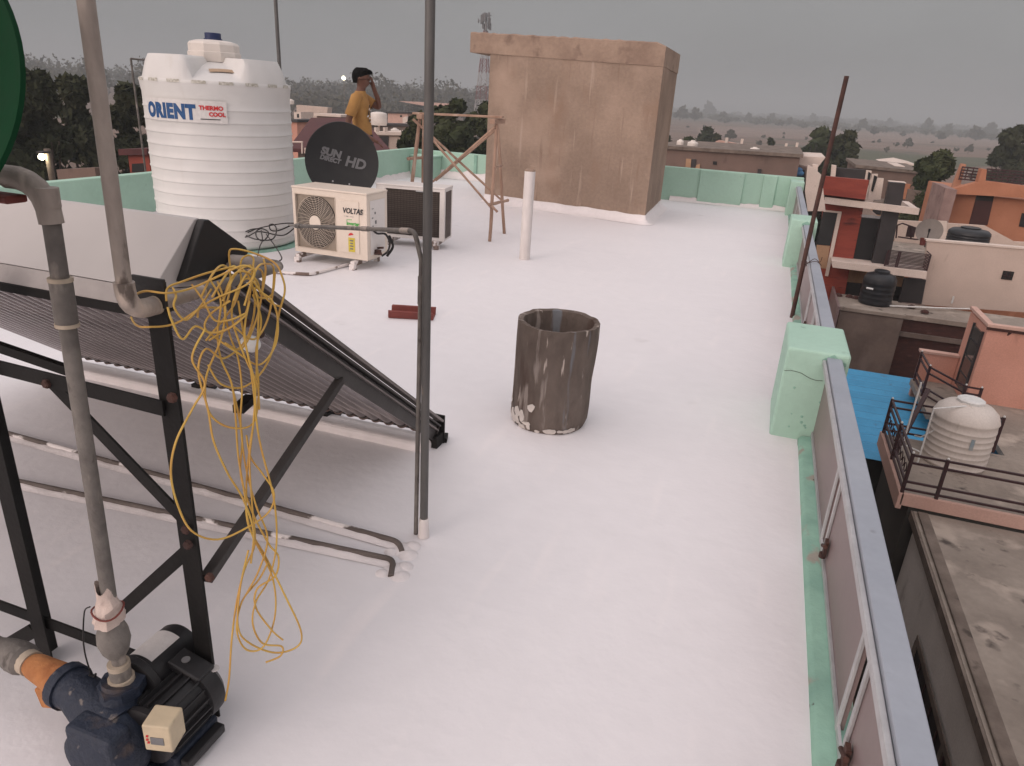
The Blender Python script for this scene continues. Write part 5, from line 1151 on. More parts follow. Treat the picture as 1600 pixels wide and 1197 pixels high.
b = MB(); q = c+Vector((-.55,-.35,0)); b.tube([q, q+Vector((0,0,.95)), c+Vector((-.1,-.2,1.02))], .014, 8); q2 = c+Vector((-.78,-.15,0)); b.tube([q2, q2+Vector((.02,.05,1.25))], .014, 8); b.tube([q+Vector((0,0,.2)), q2+Vector((0,0,.2))], .012, 6); b.tube([c+Vector((-.18,-.32,.86)), c+Vector((-.55,-.1,.35)), c+Vector((-.6,.05,.3))], .012, 6); b.build('feed_pipe', mt['ink_white'], t, smooth=40)
b = MB(); L_ = 26
for i in range(L_+1):
    y = 12.7+(17.7-12.7)*i/L_; z = -4.05+.02*(i/L_)+(.05 if i % 2 else 0)
    for x in (2.28, 4.9): b.v.append((x, y, z))
for i in range(L_): b.f.append((2*i, 2*i+1, 2*i+3, 2*i+2))
o = b.build('sheet_roof_shed', hm['bluesheet']); so = o.modifiers.new('solid', 'SOLIDIFY'); so.thickness = .006
t = thing('blue_shed', 'blue corrugated sheet roof between the pink house and the grey wall', 'shed', (3.5, 15, GZ)); o.parent = t; o.location = -t.location; o.name = 'roof'
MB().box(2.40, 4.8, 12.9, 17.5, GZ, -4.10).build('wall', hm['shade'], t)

# grey plastered house with the black tank
HY = 20.2; ZR = -3.15
t = thing('grey_house', 'grey-brown plastered house whose flat roof carries a black tank', 'house', (5, 21, GZ))
MB().box(2.33, 3.86, HY, 21.75, GZ, ZR-.10).build('wall', hm['dullplaster'], t)
MB().box(3.861, 9, HY+.25, 21.75, GZ, ZR-.16).build('brick_wall', hm['brick'], t)
MB().box(3.90, 9, HY+.17, HY+.249, ZR-.62, ZR-.50).build('plaster_band', hm['dullplaster'], t)
b = MB(); b.box(2.28, 3.90, HY-.04, 21.76, ZR-.099, ZR); b.box(3.9005, 9, HY+.18, 21.76, ZR-.16, ZR-.03); b.build('roof', hm['concrete'], t, bevel=.012)
MB().box(2.22, 2.279, HY-.3, 22.4, GZ, ZR+.05).build('side_wall', mt['panel'], t)
b = MB(); random.seed(9)
for (u, v) in ((1310,462),(1327,464),(1337,466),(1424,480),(1445,488)): p_ = gz(u, v, ZR+.01); MB().lathe([(.11,0),(.09,.05),(.03,.08)], (p_.x, p_.y, ZR), 7).build('rubble', hm['brick'], t)
def px_tube(pts, Y, r): return [gy(u, v, Y) for u, v in pts]
pipe = thing('roof_pipe', 'thin white water pipe running from the black tank across the grey roof', 'pipe', (4, 20.5, ZR))
MB().tube([gz(1390,478,ZR+.04), gz(1460,481,ZR+.05), gz(1524,483,ZR+.05)], .022, 8).build('pipe', mt['ink_white'], pipe, smooth=50)
MB().tube([gz(1487,474,ZR), gz(1487,474,ZR)+Vector((0,0,.2))], .025, 8).build('standpipe', mt['ink_white'], pipe, smooth=50)
def black_tank(label, base, r, h):
    t = thing('black_tank', label, 'water tank', base, 'black water tanks'); base = Vector(base)
    pr = [(r*.97, 0)]
    for i in range(5): z = h*(.03+.14*i); pr += [(r, z), (r*1.02, z+h*.03), (r*1.02, z+h*.06), (r, z+h*.09)]
    pr += [(r, h*.74), (r*.86, h*.86), (r*.5, h*.92)]
    MB().lathe(pr, base, 36).build('body', hm['plastic_black'], t, smooth=50); MB().lathe([(r*.48, h*.915), (r*.48, h*.98), (r*.4, h), (.01, h)], base, 20).build('lid', hm['plastic_black'], t, smooth=40)
    return t
bt = black_tank('black ribbed water tank with a pipe on the grey roof', tuple(gz(1366, 474, ZR+.005)), .41, .92)
MB().tube([gz(1352,446,ZR+.7)+Vector((0,-.3,0)), gz(1362,448,ZR+.7)+Vector((0,-.3,0))], .025, 8).build('inlet_stub', mt['ink_white'], bt)

# house with red cladding, ledges and cream side wall
Y = 22.5
t = thing('red_clad_house', 'modern house with brick red cladding, cream ledges and dark pillar', 'house', (4, 23, GZ))
b = MB(); b.face(Y, [(1286,318),(1349,325),(1332,410),(1327,422),(1318,470),(1276,470)], .25); b.build('red_wall', hm['redclad'], t)
MB().face(Y-.55, [(1283,275),(1358,282),(1352,312),(1277,303)], .25).build('red_parapet', hm['redclad'], t)
MB().face(Y-.42, [(1350,312),(1352,322),(1282,312),(1281,304)], .6).build('red_soffit', hm['brick'], t)
MB().face(Y-.50, [(1289,308),(1437,326),(1435,336),(1288,318)], .16).build('upper_ledge', hm['creamlight'], t)
b = MB(); a_, c_ = gy(1425, 327, Y-.34), gy(1437, 327, Y-.34); b.box(a_.x, c_.x, Y-.339, Y+1.6, c_.z-.14, c_.z+.0); b.build('ledge_return', hm['creamlight'], t)
MB().face(Y-.30, [(1390,285),(1415,287),(1387,420),(1361,416)], .28).build('dark_pillar', hm['charcoal'], t)
MB().face(Y-.03, [(1390,283.5),(1416,285.5),(1416,287),(1390,285)], .4).build('pillar_cap', hm['creamlight'], t)
MB().face(Y+.05, [(1345,340),(1382,343),(1366,414),(1331,409)], .2).build('dark_recess', hm['black'], t)
MB().face(Y+.0, [(1345,335),(1377,338),(1376,342),(1344,339)], .04).build('glass_rail', mt['silver'], t)
MB().face(Y+1.2, [(1347,320),(1352,321),(1371,337),(1346,335)], .15).build('gable', hm['creamlight'], t)
w = MB().face(Y-.02, [(1286,331),(1309,333),(1297,384),(1276,382)], .018).build('window', hm['glass'], t)
b = MB(); b.face(Y-.05, [(1287,328),(1315,331),(1315,333.5),(1287,331)], .045); b.face(Y-.05, [(1309,333.6),(1315,333.6),(1294,432),(1289,431)], .045); b.build('frame', hm['creamlight'], w)
MB().face(Y-.02, [(1276,382.5),(1297,384.5),(1291,420),(1274,418)], .018).build('lower_panel', hm['ochre'], t)
MB().face(Y-.75, [(1300,408),(1449,425),(1447,436),(1301,418)], .8).build('balcony_slab', hm['creamlight'], t)
MB().face(Y+.4, [(1322,421),(1414,434),(1410,455),(1316,445)], .05).build('ochre_wall', hm['ochre'], t)
MB().face(Y+.3, [(1322,441),(1412,449),(1408,480),(1314,470)], .05).build('dark_openings', hm['black'], t)
b = MB(); b.face(Y+.22, [(1325,442),(1346,444),(1343,466),(1320,463)], .07); b.face(Y-.1, [(1413,434),(1447,438),(1440,475),(1404,472)], .1); b.build('tmp', hm['charcoal'], t) if False else None
MB().face(Y+.22, [(1325,442),(1346,444),(1343,466),(1320,463)], .07).build('shutter', hm['charcoal'], t); MB().face(Y-.1, [(1413,434),(1447,438),(1440,475),(1404,472)], .1).build('shutter', hm['charcoal'], t)
MB().face(Y, [(1449,376),(1600,389),(1760,402),(1760,500),(1438,476)], .18).build('side_wall', hm['cream'], t)
MB().face(Y-.03, [(1447,374),(1600,387),(1760,400),(1760,403),(1447,377)], .26).build('side_wall_cap', hm['creamlight'], t)
w = MB().face(Y-.02, [(1568,423),(1585,425),(1581,438),(1564,436)], .018).build('window', hm['black'], t)
b = MB()
for i in range(1, 3): b.face(Y-.03, [(1568+i*5.6,423.5),(1569+i*5.6,423.6),(1565+i*5.6,437),(1564+i*5.6,437)], .008)
b.face(Y-.045, [(1566,430),(1583,432),(1583,433),(1566,431)], .012); b.build('grille', hm['maroonsteel'], w)
zf = gy(1450, 424, Y).z
MB().box(2.35, 8.8, Y+.26, Y+5.2, zf-.2, zf).build('terrace_floor', hm['concrete'], t)
MB().face(Y+5.2, [(1398,344),(1467,348),(1540,353),(1586,378),(1700,384),(1700,398),(1398,385)], .15).build('rear_parapet', hm['cream'], t)
MB().face(Y+5.12, [(1466,345),(1480,346),(1478,380),(1464,379)], .07).build('parapet_pier', hm['creamlight'], t)
r = MB(); p0, p1 = gy(1388,391,Y-.6), gy(1455,397,Y-.6); h_ = p0.z-gy(1386,416,Y-.6).z; p1.z = p0.z
for i in range(13): dz = -h_*i/12; r.bar(p0+Vector((0,0,dz)), p1+Vector((0,0,dz)), .022, .022)
for f in (0, .26, .30, 1): q = p0.lerp(p1, f); r.bar(q, q-Vector((0,0,h_)), .035, .035)
q = p1; 
for i in range(7): dz = -h_*i/6; r.bar(q+Vector((0,0,dz)), q+Vector((0,.6,dz)), .022, .022)
tag(r.build('balcony_railing', hm['maroonsteel']), 'dark barred balcony railing on the red clad house', 'railing')
black_tank('black water tank behind the cream side wall, below the orange house', tuple(gy(1509, 384, Y+2.2)), .56, .56)
dsh = thing('satellite_dish', 'pale grey satellite dish on the terrace of the red clad house', 'satellite dish', tuple(gy(1452, 372, Y+1.5)))
c = gy(1452, 361, Y+1.5); nn = Vector((-.2,-1,.35)).normalized(); Mx = nn.to_track_quat('Z','Y').to_matrix()
MB().lathe([(.01,-.06),(.2,-.045),(.33,-.012),(.36,.0),(.33,-.03),(.2,-.06),(.01,-.075)], c, 32, M=Mx, caps=False).build('reflector', M('dusty_dish', rgb(.27,.235,.21), None, 5, .6), dsh, smooth=50)
b = MB(); b.tube([c-nn*.06, c-nn*.1-Vector((0,0,.45))], .025, 8); b.tube([c-Vector((0,0,.34)), c+nn*.4-Vector((0,0,.1))], .015, 6); b.lathe([(.03,0),(.03,.08)], c+nn*.4-Vector((0,0,.1)), 8); b.build('mount', hm['plastic_black'], dsh)
b = MB(); a_ = gy(1404, 372, Y+2.5)
def P_(u, v): return gy(u, v, Y+2.5)
for pl in ([(1402,352),(1410,349),(1442,360)], [(1402,352),(1400,372)], [(1442,360),(1440,376)], [(1403,370),(1430,374),(1440,374)], [(1425,353),(1423,374)]): b.tube([P_(*q) for q in pl], .025, 6)
b.face(Y+2.5, [(1419,353),(1431,357),(1428,371),(1415,370)], .04)
tag(b.build('metal_swing_frame', hm['maroonsteel']), 'dark metal frame standing on the terrace left of the pale dish', 'frame')
b = MB(); c = gy(1441, 382, Y+.9); b.lathe([(.07,0),(.09,.18),(.10,.2),(.085,.2),(.08,.16)], (c.x, c.y, c.z-.02), 14); tag(b.build('flower_pot', mt['rustchannel'], smooth=40), 'small red flower pot on the terrace near the barred balcony', 'pot')
t = thing('garden_wall', 'cream sloping wall and pilasters behind the roof corner', 'wall', tuple(gy(1270, 300, 20.5)))
MB().face(20.5, [(1262,258),(1270,262),(1284,274),(1290,330),(1262,330),(1258,300)], .2).build('wall', hm['creamlight'], t)
b = MB(); b.face(20.8, [(1270,257),(1278,258),(1276,300),(1268,300)], .25); b.face(23.0, [(1300,258),(1307,259),(1303,300),(1296,300)], .25); b.build('pilaster', hm['creamlight'], t)
t = thing('dark_terrace_wall', 'dark recessed wall behind the red cladding panel', 'wall', tuple(gy(1330, 275, 23.2)))
MB().face(23.4, [(1306,262),(1353,266),(1350,300),(1300,296)], .2).build('wall', hm['charcoal'], t)
for q in ([(1354,266),(1362,267),(1356,312),(1346,311)], [(1363,272),(1372,272),(1364,316),(1352,315)], [(1371,278),(1381,279),(1376,312),(1362,312)]): MB().face(23.3, q, .09).build('fin', hm['creamlight'], t)
b = MB()
for q in ([(1357,268),(1361,271),(1357,290),(1354,288)], [(1366,274),(1371,276),(1364,300),(1361,298)]): b.face(23.27, q, .02)
b.build('fin_slot', hm['black'], t)

# ------------------------------------------------- further houses (front face outline measured on its own wall plane)
def house(name, label, Y, px, depth, wall, roofmat=None, wins=(), group=None, cat='house', winmat='black', base=True):
    pts = [gy(u, v, Y) for u, v in px]; cx = sum(p.x for p in pts)/len(pts)
    t = thing(name, label, cat, (cx, Y, GZ), group)
    x0, x1 = min(p.x for p in pts), max(p.x for p in pts); zt = max(p.z for p in pts)
    if base: pts = [p for p in pts]; lowest = min(p.z for p in pts); pts = [Vector((p.x, p.y, GZ)) if p.z < lowest+.25 and i >= len(pts)//2 else p for i, p in enumerate(pts)]
    MB().prism(pts, (0, depth, 0)).build('wall', hm[wall], t)
    if roofmat:
        a_, b_ = pts[0], pts[1]; MB().prism([a_+Vector((-.12,-.15,.002)), b_+Vector((.12,-.15,.002)), b_+Vector((.12,-.15,.14)), a_+Vector((-.12,-.15,.14))], (0, depth+.2, 0)).build('roof', hm[roofmat], t)
    for q in wins: MB().face(Y-.03, q, .028).build('window', hm[winmat], t)
    return t
o = house('orange_house', 'orange painted house with dark door and railed roof', 31.0, [(1489,300),(1600,312),(1760,330),(1760,400),(1470,380)], 5, 'orange', None, ())
d_ = MB().face(30.97, [(1527,302),(1554,304),(1543,352),(1514,350)], .028).build('door', hm['door'], o)
MB().face(30.96, [(1527,302),(1554,304),(1551,315),(1524,313)], .009).build('fanlight', hm['black'], d_)
MB().face(30.97, [(1597,333),(1612,335),(1606,356),(1592,354)], .028).build('window', hm['black'], o)
MB().face(31.3, [(1503,256),(1510,257),(1498,298),(1487,297)], .3).build('left_pier', hm['orangelight'], o)
MB().face(30.5, [(1487,296),(1528,285),(1534,264),(1542,265),(1540,283),(1620,293),(1760,310),(1760,318),(1489,303)], .45).build('ledge', hm['orange'], o)
MB().face(31.02, [(1487,297),(1525,304),(1508,352),(1470,350)], .0).build('side_paint', hm['orangelight'], o) if False else None
b = MB(); Yr = 31.1
for (uL, uR) in ((1504,1531),(1543,1620)):
    for k_ in range(5):
        dv = 4.6*k_; a_, c_ = gy(uL-dv*.3, 261+dv+(uL-1504)*.08, Yr), gy(uR-dv*.3, 262+dv+(uR-1504)*.07, Yr); b.bar(a_, c_, .05, .05)
    for u in range(uL, uR+1, 9): b.bar(gy(u, 260+(u-1504)*.08, Yr), gy(u-6, 281+(u-1504)*.07, Yr), .035, .035)
tag(b.build('roof_railing', hm['maroonsteel']), 'dark maroon grid railing on the roof of the orange house', 'railing')
tag(MB().box(8.2, 8.9, 31.4, 31.9, -.35, .02).build('roof_box', hm['pinkpale'], bevel=.03), 'pale box on the roof behind the orange house railing', 'box') if False else None
house('pink_strip_house', 'blotchy pink end wall left of the orange house', 29.0, [(1478,294),(1496,297),(1482,352),(1466,350)], 2.5, 'pinkdull')
o = house('long_brown_house', 'long low brown mud walled house beyond the back parapet', 34, [(1030,232),(1250,246),(1250,276),(1030,265)], 7, 'brownwall', 'concedge', ([(1114,252),(1120,252.5),(1120,258),(1114,257)],))
MB().face(33.95, [(1072,248),(1080,248.6),(1079,262),(1071,261)], .04).build('door', hm['ochre'], o); MB().face(33.95, [(1080.5,248.6),(1088,249),(1087,261),(1079.6,261)], .04).build('dark_opening', hm['charcoal'], o)
MB().face(33.9, [(1184,264),(1190,264.4),(1189,276),(1183,275)], .08).build('pier', hm['charcoal'], o)
MB().face(33.9, [(1088,258),(1094,256),(1093,265),(1086,264)], .1).build('sack', hm['ochre'], o)
def small_tank(label, u, v, D, w, h, name='roof_tank'):
    c = gd(u, v, D); s_ = (c-EYE).length/1110; r, hh = w*s_/2, h*s_
    o = MB().lathe([(r*.98,0),(r,hh*.1),(r*1.02,hh*.2),(r,hh*.3),(r*1.02,hh*.45),(r,hh*.6),(r*1.02,hh*.7),(r*.95,hh*.78),(r*.45,hh*.88),(r*.4,hh),(.01,hh)], c, 20).build(name, mt['lid'], smooth=50)
    return tag(o, label, 'water tank', 'small white roof tanks')
small_tank('small white tank nearest the shed on the brown house roof', 1062, 229, 36, 10, 10)
small_tank('white tank with a knob lid, right of the smallest tank on the brown roof', 1081, 235, 35.5, 15, 14)
small_tank('squat domed white tank alone at the right of the brown house roof', 1178.5, 239, 36, 13, 8)
o = house('pale_parapet_house', 'pale cream parapet above a blue tarpaulin stall', 36, [(1205,242),(1290,246),(1276,264),(1204,250)], 4, 'creamlight', base=False)
o = house('stall', 'low brown stall sheltering blue tarpaulin bundles', 35, [(1190,248),(1262,262),(1262,285),(1190,280)], 3, 'brownwall', None, ([(1198,256),(1258,266),(1258,284),(1197,280)],))
for k_, (u0, v0, u1, v1) in enumerate(((1211,261,1254,268),(1212,266.5,1256,273))):
    b = MB(); a_, c_ = gy(u0, v0+1.5, 34.7), gy(u1, v1-1.5, 34.7)
    b.tube([a_.lerp(c_, i/12)+Vector((0,0,.04*mnoise.noise((i, k_, 1)))) for i in range(13)], [.05]+[.12+.03*mnoise.noise((i*.9, k_*4, 2)) for i in range(11)]+[.05], 10)
    tag(b.build('tarpaulin_bundle', hm['tarp'], smooth=60), ('upper' if k_ == 0 else 'lower')+' rolled blue tarpaulin bundle in the brown stall', 'tarpaulin', 'rolled blue tarpaulins')
o = house('ruined_wall', 'broken pinkish brick wall behind the long brown house', 44, [(1118,221),(1123,219),(1140,222),(1150,224),(1150,234),(1117,232)], .4, 'pinkpale', cat='wall')
for k_, (u, vt, vb, lb_) in enumerate(((1136,215,224,'first'),(1153,224,234,'second'),(1160,217,228,'third'),(1229,224,240,'fourth'),(1246,223,240,'fifth'))):
    a_ = gd(u, vt, 44+k_); tag(MB().box(a_.x-.07, a_.x+.07, a_.y-.07, a_.y+.07, GZ, a_.z).build('concrete_post', hm['creamlight']), f'thin pale concrete post, {lb_} from the left behind the long brown house', 'post', 'thin concrete posts behind the brown house')
o = house('brown_roof_house', 'low brown house with charcoal gate behind the dark pillar', 40, [(1340,262),(1440,272),(1434,330),(1350,325)], 6, 'brownwall', 'concedge')
MB().face(39.9, [(1388,284),(1414,287),(1410,316),(1384,313)], .08).build('gate', hm['charcoal'], o); MB().face(39.9, [(1414.5,287),(1423,288),(1418,312),(1410.5,311)], .08).build('gate_pier', hm['orange'], o)
o = house('white_cube_house', 'small white rooftop room in front of the pale pavilion', 42, [(1398,259),(1414,260),(1412,277),(1396,276)], 3, 'creamlight', base=False)
o = thing('pale_pavilion', 'pale flat roofed open pavilion left of the dense tree', 'pavilion', tuple(gy(1415, 270, 46)))
MB().prism([gy(1384,257,46), gy(1415,254,46), gy(1440,260,46), gy(1438,264,46), gy(1395,260,46)], (0, 5, 0)).build('roof', hm['creamlight'], o)
for u in (1393, 1416, 1430): a_ = gy(u, 260, 46.3); MB().box(a_.x-.08, a_.x+.08, 46.3, 46.5, GZ, a_.z).build('column', hm['creamlight'], o)
house('low_brown_wall', 'long low brown wall below the dense green tree', 37, [(1420,296),(1480,304),(1470,350),(1412,340)], .3, 'dullplaster', cat='wall')
a_ = gd(1446, 272, 43); tag(MB().tube([(a_.x, a_.y, GZ), (a_.x+.3, a_.y, a_.z)], .1, 8).build('utility_pole', hm['creamlight']), 'pale leaning utility pole in front of the dense green tree', 'pole')
house('street_house', 'low brown house glimpsed under the upper cream ledge', 38, [(1360,318),(1440,330),(1434,365),(1352,360)], 3, 'ochre', 'concedge', ([(1365,324),(1378,326),(1376,336),(1362,334)],[(1382,326),(1394,328),(1392,338),(1380,336)]))
# left side beyond the back parapet
t = thing('maroon_roof_house', 'house with a large sloping maroon sheet roof beyond the dish', 'house', tuple(gy(520, 230, 24)))
pl = [gy(u, v, 23) for u, v in ((452,240),(455,226),(487,185),(560,184),(612,205),(618,240))]
MB().prism(pl[1:5], (0, .05, 0)).build('gable', hm['maroonroof'], t) if False else None
e0, e1, r0, r1 = gy(450,232,22.5), gy(612,236,22.5), gy(486,184,27), gy(566,184,27)
b = MB(); b.add([e0, e1, r1, r0, e0+Vector((0,0,-.12)), e1+Vector((0,0,-.12)), r1+Vector((0,0,-.12)), r0+Vector((0,0,-.12))], [(0,1,2,3),(7,6,5,4),(0,4,5,1),(1,5,6,2),(2,6,7,3),(3,7,4,0)]); b.build('roof', hm['maroonroof'], t)
MB().box(e0.x+.2, e1.x-.2, 22.8, 27, GZ, e0.z-.13).build('wall', hm['dullplaster'], t)
b = MB()
for u, v0, v1 in ((477,231,240),(472,222,240)): b.tube([gy(u, v0, 22.2), gy(u, v1, 22.2)], .03, 6)
b.tube([gy(455,222,22.2), gy(473,222,22.2)], .03, 6); b.build('pipe_rail', hm['creamlight'], t)
house('rose_house', 'small rose painted house between the white tank and the maroon roof', 38, [(449,190),(464,191),(462,232),(449,230)], 2, 'pink', 'charcoal')
o = house('cream_house', 'cream flat roofed house with dark window left of the green trees', 30, [(584,211),(664,212),(664,250),(584,245)], 5, 'cream', 'creamlight', ([(598,219),(606,219),(606,231),(597,231)],))
for u in (586, 600): MB().face(29.9, [(u-1.5,199),(u+1.5,199),(u+1.5,210),(u-1.5,210)], .25).build('roof_stub', hm['creamlight'], o)
MB().face(29.95, [(590,213),(607,213),(606,231),(589,231)], .03).build('dark_bay', hm['charcoal'], o)
o = thing('overhead_tank', 'white overhead tank on a thin stalk above the cream house', 'water tank', tuple(gd(592, 209, 36)))
c = gd(592, 194, 36); MB().tube([c, gd(592, 211, 36)], .05, 8).build('stalk', hm['creamlight'], o); MB().lathe([(.36,-.05),(.38,.05),(.38,.45),(.34,.5),(.12,.54)], c, 20).build('body', mt['lid'], o, smooth=50)
house('far_pink_house', 'distant pinkish block with one dark window right of the person', 62, [(606,177),(637,177.5),(637,196),(605,194)], 5, 'pinkpale', 'charcoal', ([(625,180),(628,180),(628,183),(625,183)],))
house('small_white_house', 'tiny white gabled house in front of the distant pink block', 52, [(629,184),(634,182),(637,188),(634,200),(629,198)], 2, 'creamlight')
house('small_white_house', 'tiny white house with a dark doorway near the right side of the tank', 60, [(459,175),(470,175),(470,186),(459,186)], 2, 'creamlight', None, ([(464,178),(467,178),(467,184),(464,184)],))
house('long_ruin', 'long crumbling brown wall behind the maroon roof', 80, [(463,164),(512,168),(510,190),(463,190)], 1, 'cream', cat='wall')
house('shanty_row', 'row of low dark shacks with pale roof sheets left of the person', 42, [(495,181),(532,183),(532,196),(495,196)], 2, 'brownwall', 'creamlight')
house('shanty_row', 'dark brown shack between the person and the overhead tank', 46, [(576,196),(640,197),(640,215),(576,215)], 2, 'dullplaster', 'charcoal')
o = small_tank('round white tank on the dark shack left of the green trees', 617, 210, 38, 12, 9)
small_tank('tiny white tank near the right shoulder of the big white tank', 455, 163, 75, 8, 7)
house('pale_warehouse', 'long pale low warehouse in the far fields behind the pole', 190, [(622,158),(700,162),(706,169),(660,165)], 8, 'pinkpale', base=False)
house('maroon_shack', 'maroon shack below the dark trees left of the white tank', 13.5, [(200,243),(232,241),(232,275),(200,277)], 3, 'redclad', 'maroonroof', ([(206,256),(224,255),(224,268),(206,269)],))
house('brown_shack', 'brown mud wall under the dark trees at the left parapet', 12.5, [(88,265),(148,262),(148,284),(88,288)], .4, 'brownwall', cat='wall')
# cell tower
t = thing('cell_tower', 'red and white lattice mobile phone tower behind the shed', 'tower', tuple(gd(754, 160, 230)))
c = gd(754, 175, 230); top = gd(757, 48, 230).z; c.z = GZ; rw = M('tower_red', rgb(.20,.07,.065), None, 1); ww = M('tower_white', rgb(.42,.40,.40), None, 1)
def leg_at(k_, z): 
    f = (z-GZ)/(top-GZ); w = 3.1*(1-f)+.62*f; a = math.pi/4+k_*math.pi/2; return Vector((c.x+w*math.cos(a), c.y+w*math.sin(a), z))
N_ = 14
for i in range(N_):
    b = MB(); z0_, z1_ = GZ+(top-GZ)*i/N_, GZ+(top-GZ)*(i+1)/N_
    for k_ in range(4):
        b.bar(leg_at(k_, z0_), leg_at(k_, z1_), .22, .22); b.bar(leg_at(k_, z0_), leg_at(k_+1, z1_), .10, .10); b.bar(leg_at(k_+1, z0_), leg_at(k_, z1_), .10, .10); b.bar(leg_at(k_, z1_), leg_at(k_+1, z1_), .10, .10)
    b.build('lattice_section', ww if (i//2) % 2 else rw, t)
tz = gd(757, 20, 230).z; b = MB(); b.tube([(c.x, c.y, top), (c.x, c.y, tz)], .35, 8)
random.seed(4)
for a in range(14):
    d = Vector((math.cos(a*2.4), math.sin(a*2.4), 0)); r_ = .7+.7*random.random(); zc = top+.8+(tz-top-1.2)*random.random(); p_ = Vector((c.x, c.y, zc))+d*r_; hh = .5+.7*random.random()
    b.box(p_.x-.22, p_.x+.22, p_.y-.22, p_.y+.22, p_.z-hh, p_.z+hh); b.bar((c.x, c.y, zc), p_, .12)
b.tube([Vector((c.x, c.y, tz-.6))+Vector((1.5*math.cos(q), 1.5*math.sin(q), 0)) for q in [k*math.pi/8 for k in range(16)]], .09, 5, closed=True)
b.lathe([(.1,0),(.6,.1),(.6,.35),(.1,.4)], Vector((c.x-1.7, c.y-1, tz-2.2)), 12, M=Vector((-1,-.6,0)).to_track_quat('Z','Y').to_matrix()); b.bar((c.x, c.y, tz-2.2), (c.x-1.7, c.y-1, tz-2.2), .12)
b.build('antenna', M('antenna_grey', rgb(.13,.12,.12), None, 1), t)
# lit lamps
def lamp(label, u, v, D, r, st):
    c = gd(u, v, D); t = thing('street_lamp', label, 'street lamp', (c.x, c.y, GZ), 'lit lamps among the trees')
    MB().tube([(c.x+.0, c.y+.12, GZ), (c.x, c.y+.12, c.z+.12)], .05, 8).build('pole', hm['concedge'], t, smooth=50)
    MB().box(c.x-.06, c.x+.06, c.y-.03, c.y+.13, c.z+.055, c.z+.085).build('hood', hm['charcoal'], t)
    MB().lathe([(.01,-r),(r*.7,-r*.7),(r,0),(r*.7,r*.7),(.01,r)], c, 14).build('bulb', M('lit_bulb', rgb(.9,.9,.7), None, 3, emit=(rgb(1,.93,.62), st)), t, smooth=60)
lamp('bright yellow-white lamp under the dark trees at far left', 65, 245, 14.5, .05, 40)
lamp('tiny far lamp glowing in the hazy wood left of the person', 537, 122, 180, .45, 7)

# ================================================================== AIR, SKY, SUN
hz = bpy.data.materials.new('haze_air'); hz.use_nodes = True; nt = hz.node_tree; nt.nodes.remove(nt.nodes['Principled BSDF'])
pv = nt.nodes.new('ShaderNodeVolumePrincipled'); pv.inputs['Color'].default_value = (.55,.60,.63,1); pv.inputs['Density'].default_value = .0014; pv.inputs['Anisotropy'].default_value = 0
nt.links.new(pv.outputs[0], nt.nodes['Material Output'].inputs['Volume'])
b = MB(); b.box(-6100, 6100, -1300, 9100, GZ-1.2, 34)
o = b.build('haze', hz); o['kind'] = 'stuff'; o['label'] = 'thin dusk haze over the town and fields'; o.display_type = 'WIRE'
SUN_EL, SUN_AZ = R(14), R(205)     # low dusk light from behind the viewer, a little to the left
w = bpy.data.worlds.new('World'); sc.world = w; w.use_nodes = True; nt = w.node_tree; N = nt.nodes; L = nt.links
bg = N['Background']; bg.inputs['Strength'].default_value = .1
sky = N.new('ShaderNodeTexSky'); sky.sky_type = 'NISHITA'; sky.sun_disc = False; sky.sun_elevation = SUN_EL; sky.sun_rotation = SUN_AZ; sky.dust_density = 5; sky.air_density = 1.5
hs = N.new('ShaderNodeHueSaturation'); hs.inputs['Saturation'].default_value = .25; L.new(sky.outputs[0], hs.inputs['Color'])
tc = N.new('ShaderNodeTexCoord'); sp = N.new('ShaderNodeSeparateXYZ'); L.new(tc.outputs['Generated'], sp.inputs[0])
mr = N.new('ShaderNodeMapRange'); mr.inputs['From Min'].default_value = 0; mr.inputs['From Max'].default_value = 1; mr.inputs['To Min'].default_value = 0; mr.inputs['To Max'].default_value = 1; L.new(sp.outputs['Z'], mr.inputs['Value'])
cr = N.new('ShaderNodeValToRGB'); L.new(mr.outputs[0], cr.inputs['Fac'])
e = cr.color_ramp.elements; e[0].position = 0; e[0].color = (.27,.272,.275,1); e[1].position = 1; e[1].color = (.93,.90,.94,1)
k_ = cr.color_ramp.elements.new(.14); k_.color = (.285,.285,.29,1); k_ = cr.color_ramp.elements.new(.4); k_.color = (.55,.53,.545,1)
gl = N.new('ShaderNodeVectorMath'); gl.operation = 'DOT_PRODUCT'; gl.inputs[1].default_value = (math.sin(SUN_AZ), math.cos(SUN_AZ), .25); L.new(tc.outputs['Generated'], gl.inputs[0])
gm = N.new('ShaderNodeMapRange'); gm.inputs['From Min'].default_value = -.1; gm.inputs['From Max'].default_value = 1; gm.inputs['To Min'].default_value = 0; gm.inputs['To Max'].default_value = 1; L.new(gl.outputs['Value'], gm.inputs['Value'])
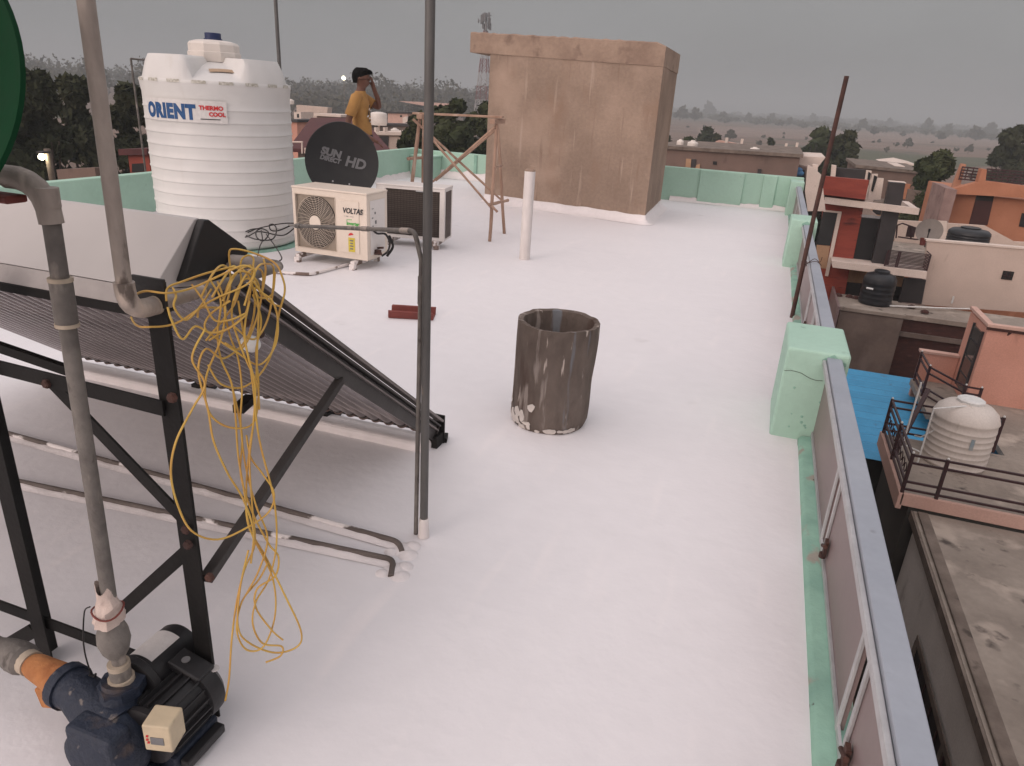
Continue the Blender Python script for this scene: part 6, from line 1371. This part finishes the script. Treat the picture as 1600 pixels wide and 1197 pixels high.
gx_ = N.new('ShaderNodeMix'); gx_.data_type = 'RGBA'; gx_.blend_type = 'ADD'; gx_.inputs[7].default_value = (.92,.70,.63,1); L.new(gm.outputs[0], gx_.inputs['Factor']); L.new(cr.outputs[0], gx_.inputs[6])
cn = N.new('ShaderNodeTexNoise'); cn.inputs['Scale'].default_value = 2.6; cn.inputs['Detail'].default_value = 4; cmp_ = N.new('ShaderNodeMapping'); cmp_.inputs['Scale'].default_value = (1, 1, 4); L.new(tc.outputs['Generated'], cmp_.inputs[0]); L.new(cmp_.outputs[0], cn.inputs['Vector'])
cm = N.new('ShaderNodeMapRange'); cm.inputs['From Min'].default_value = .3; cm.inputs['From Max'].default_value = .7; cm.inputs['To Min'].default_value = .90; cm.inputs['To Max'].default_value = 1.07; L.new(cn.outputs['Fac'], cm.inputs['Value'])
cs = N.new('ShaderNodeVectorMath'); cs.operation = 'SCALE'; L.new(gx_.outputs[2], cs.inputs[0]); L.new(cm.outputs[0], cs.inputs['Scale'])
sc10 = N.new('ShaderNodeVectorMath'); sc10.operation = 'SCALE'; sc10.inputs['Scale'].default_value = 10.0; L.new(cs.outputs[0], sc10.inputs[0])
mx = N.new('ShaderNodeMix'); mx.data_type = 'RGBA'; mx.inputs['Factor'].default_value = .12; L.new(sc10.outputs[0], mx.inputs[6]); L.new(hs.outputs[0], mx.inputs[7]); L.new(mx.outputs[2], bg.inputs['Color'])
sl = bpy.data.lights.new('sun', 'SUN'); sl.energy = .9; sl.angle = R(25); sl.color = (1, .84, .76)
so = bpy.data.objects.new('sun', sl); COL.objects.link(so)
# sky texture rotation 0 = +Y, clockwise seen from above
sd = Vector((math.sin(SUN_AZ)*math.cos(SUN_EL), math.cos(SUN_AZ)*math.cos(SUN_EL), math.sin(SUN_EL)))
so.rotation_euler = sd.to_track_quat('Z', 'Y').to_euler()
sc.view_settings.view_transform = 'Standard'; sc.view_settings.look = 'None'; sc.view_settings.exposure = .12; sc.view_settings.gamma = 1
sc.cycles.use_denoising = True; sc.cycles.max_bounces = 6; sc.cycles.diffuse_bounces = 3; sc.cycles.glossy_bounces = 3; sc.cycles.volume_bounces = 1
sc.cycles.sample_clamp_indirect = 5
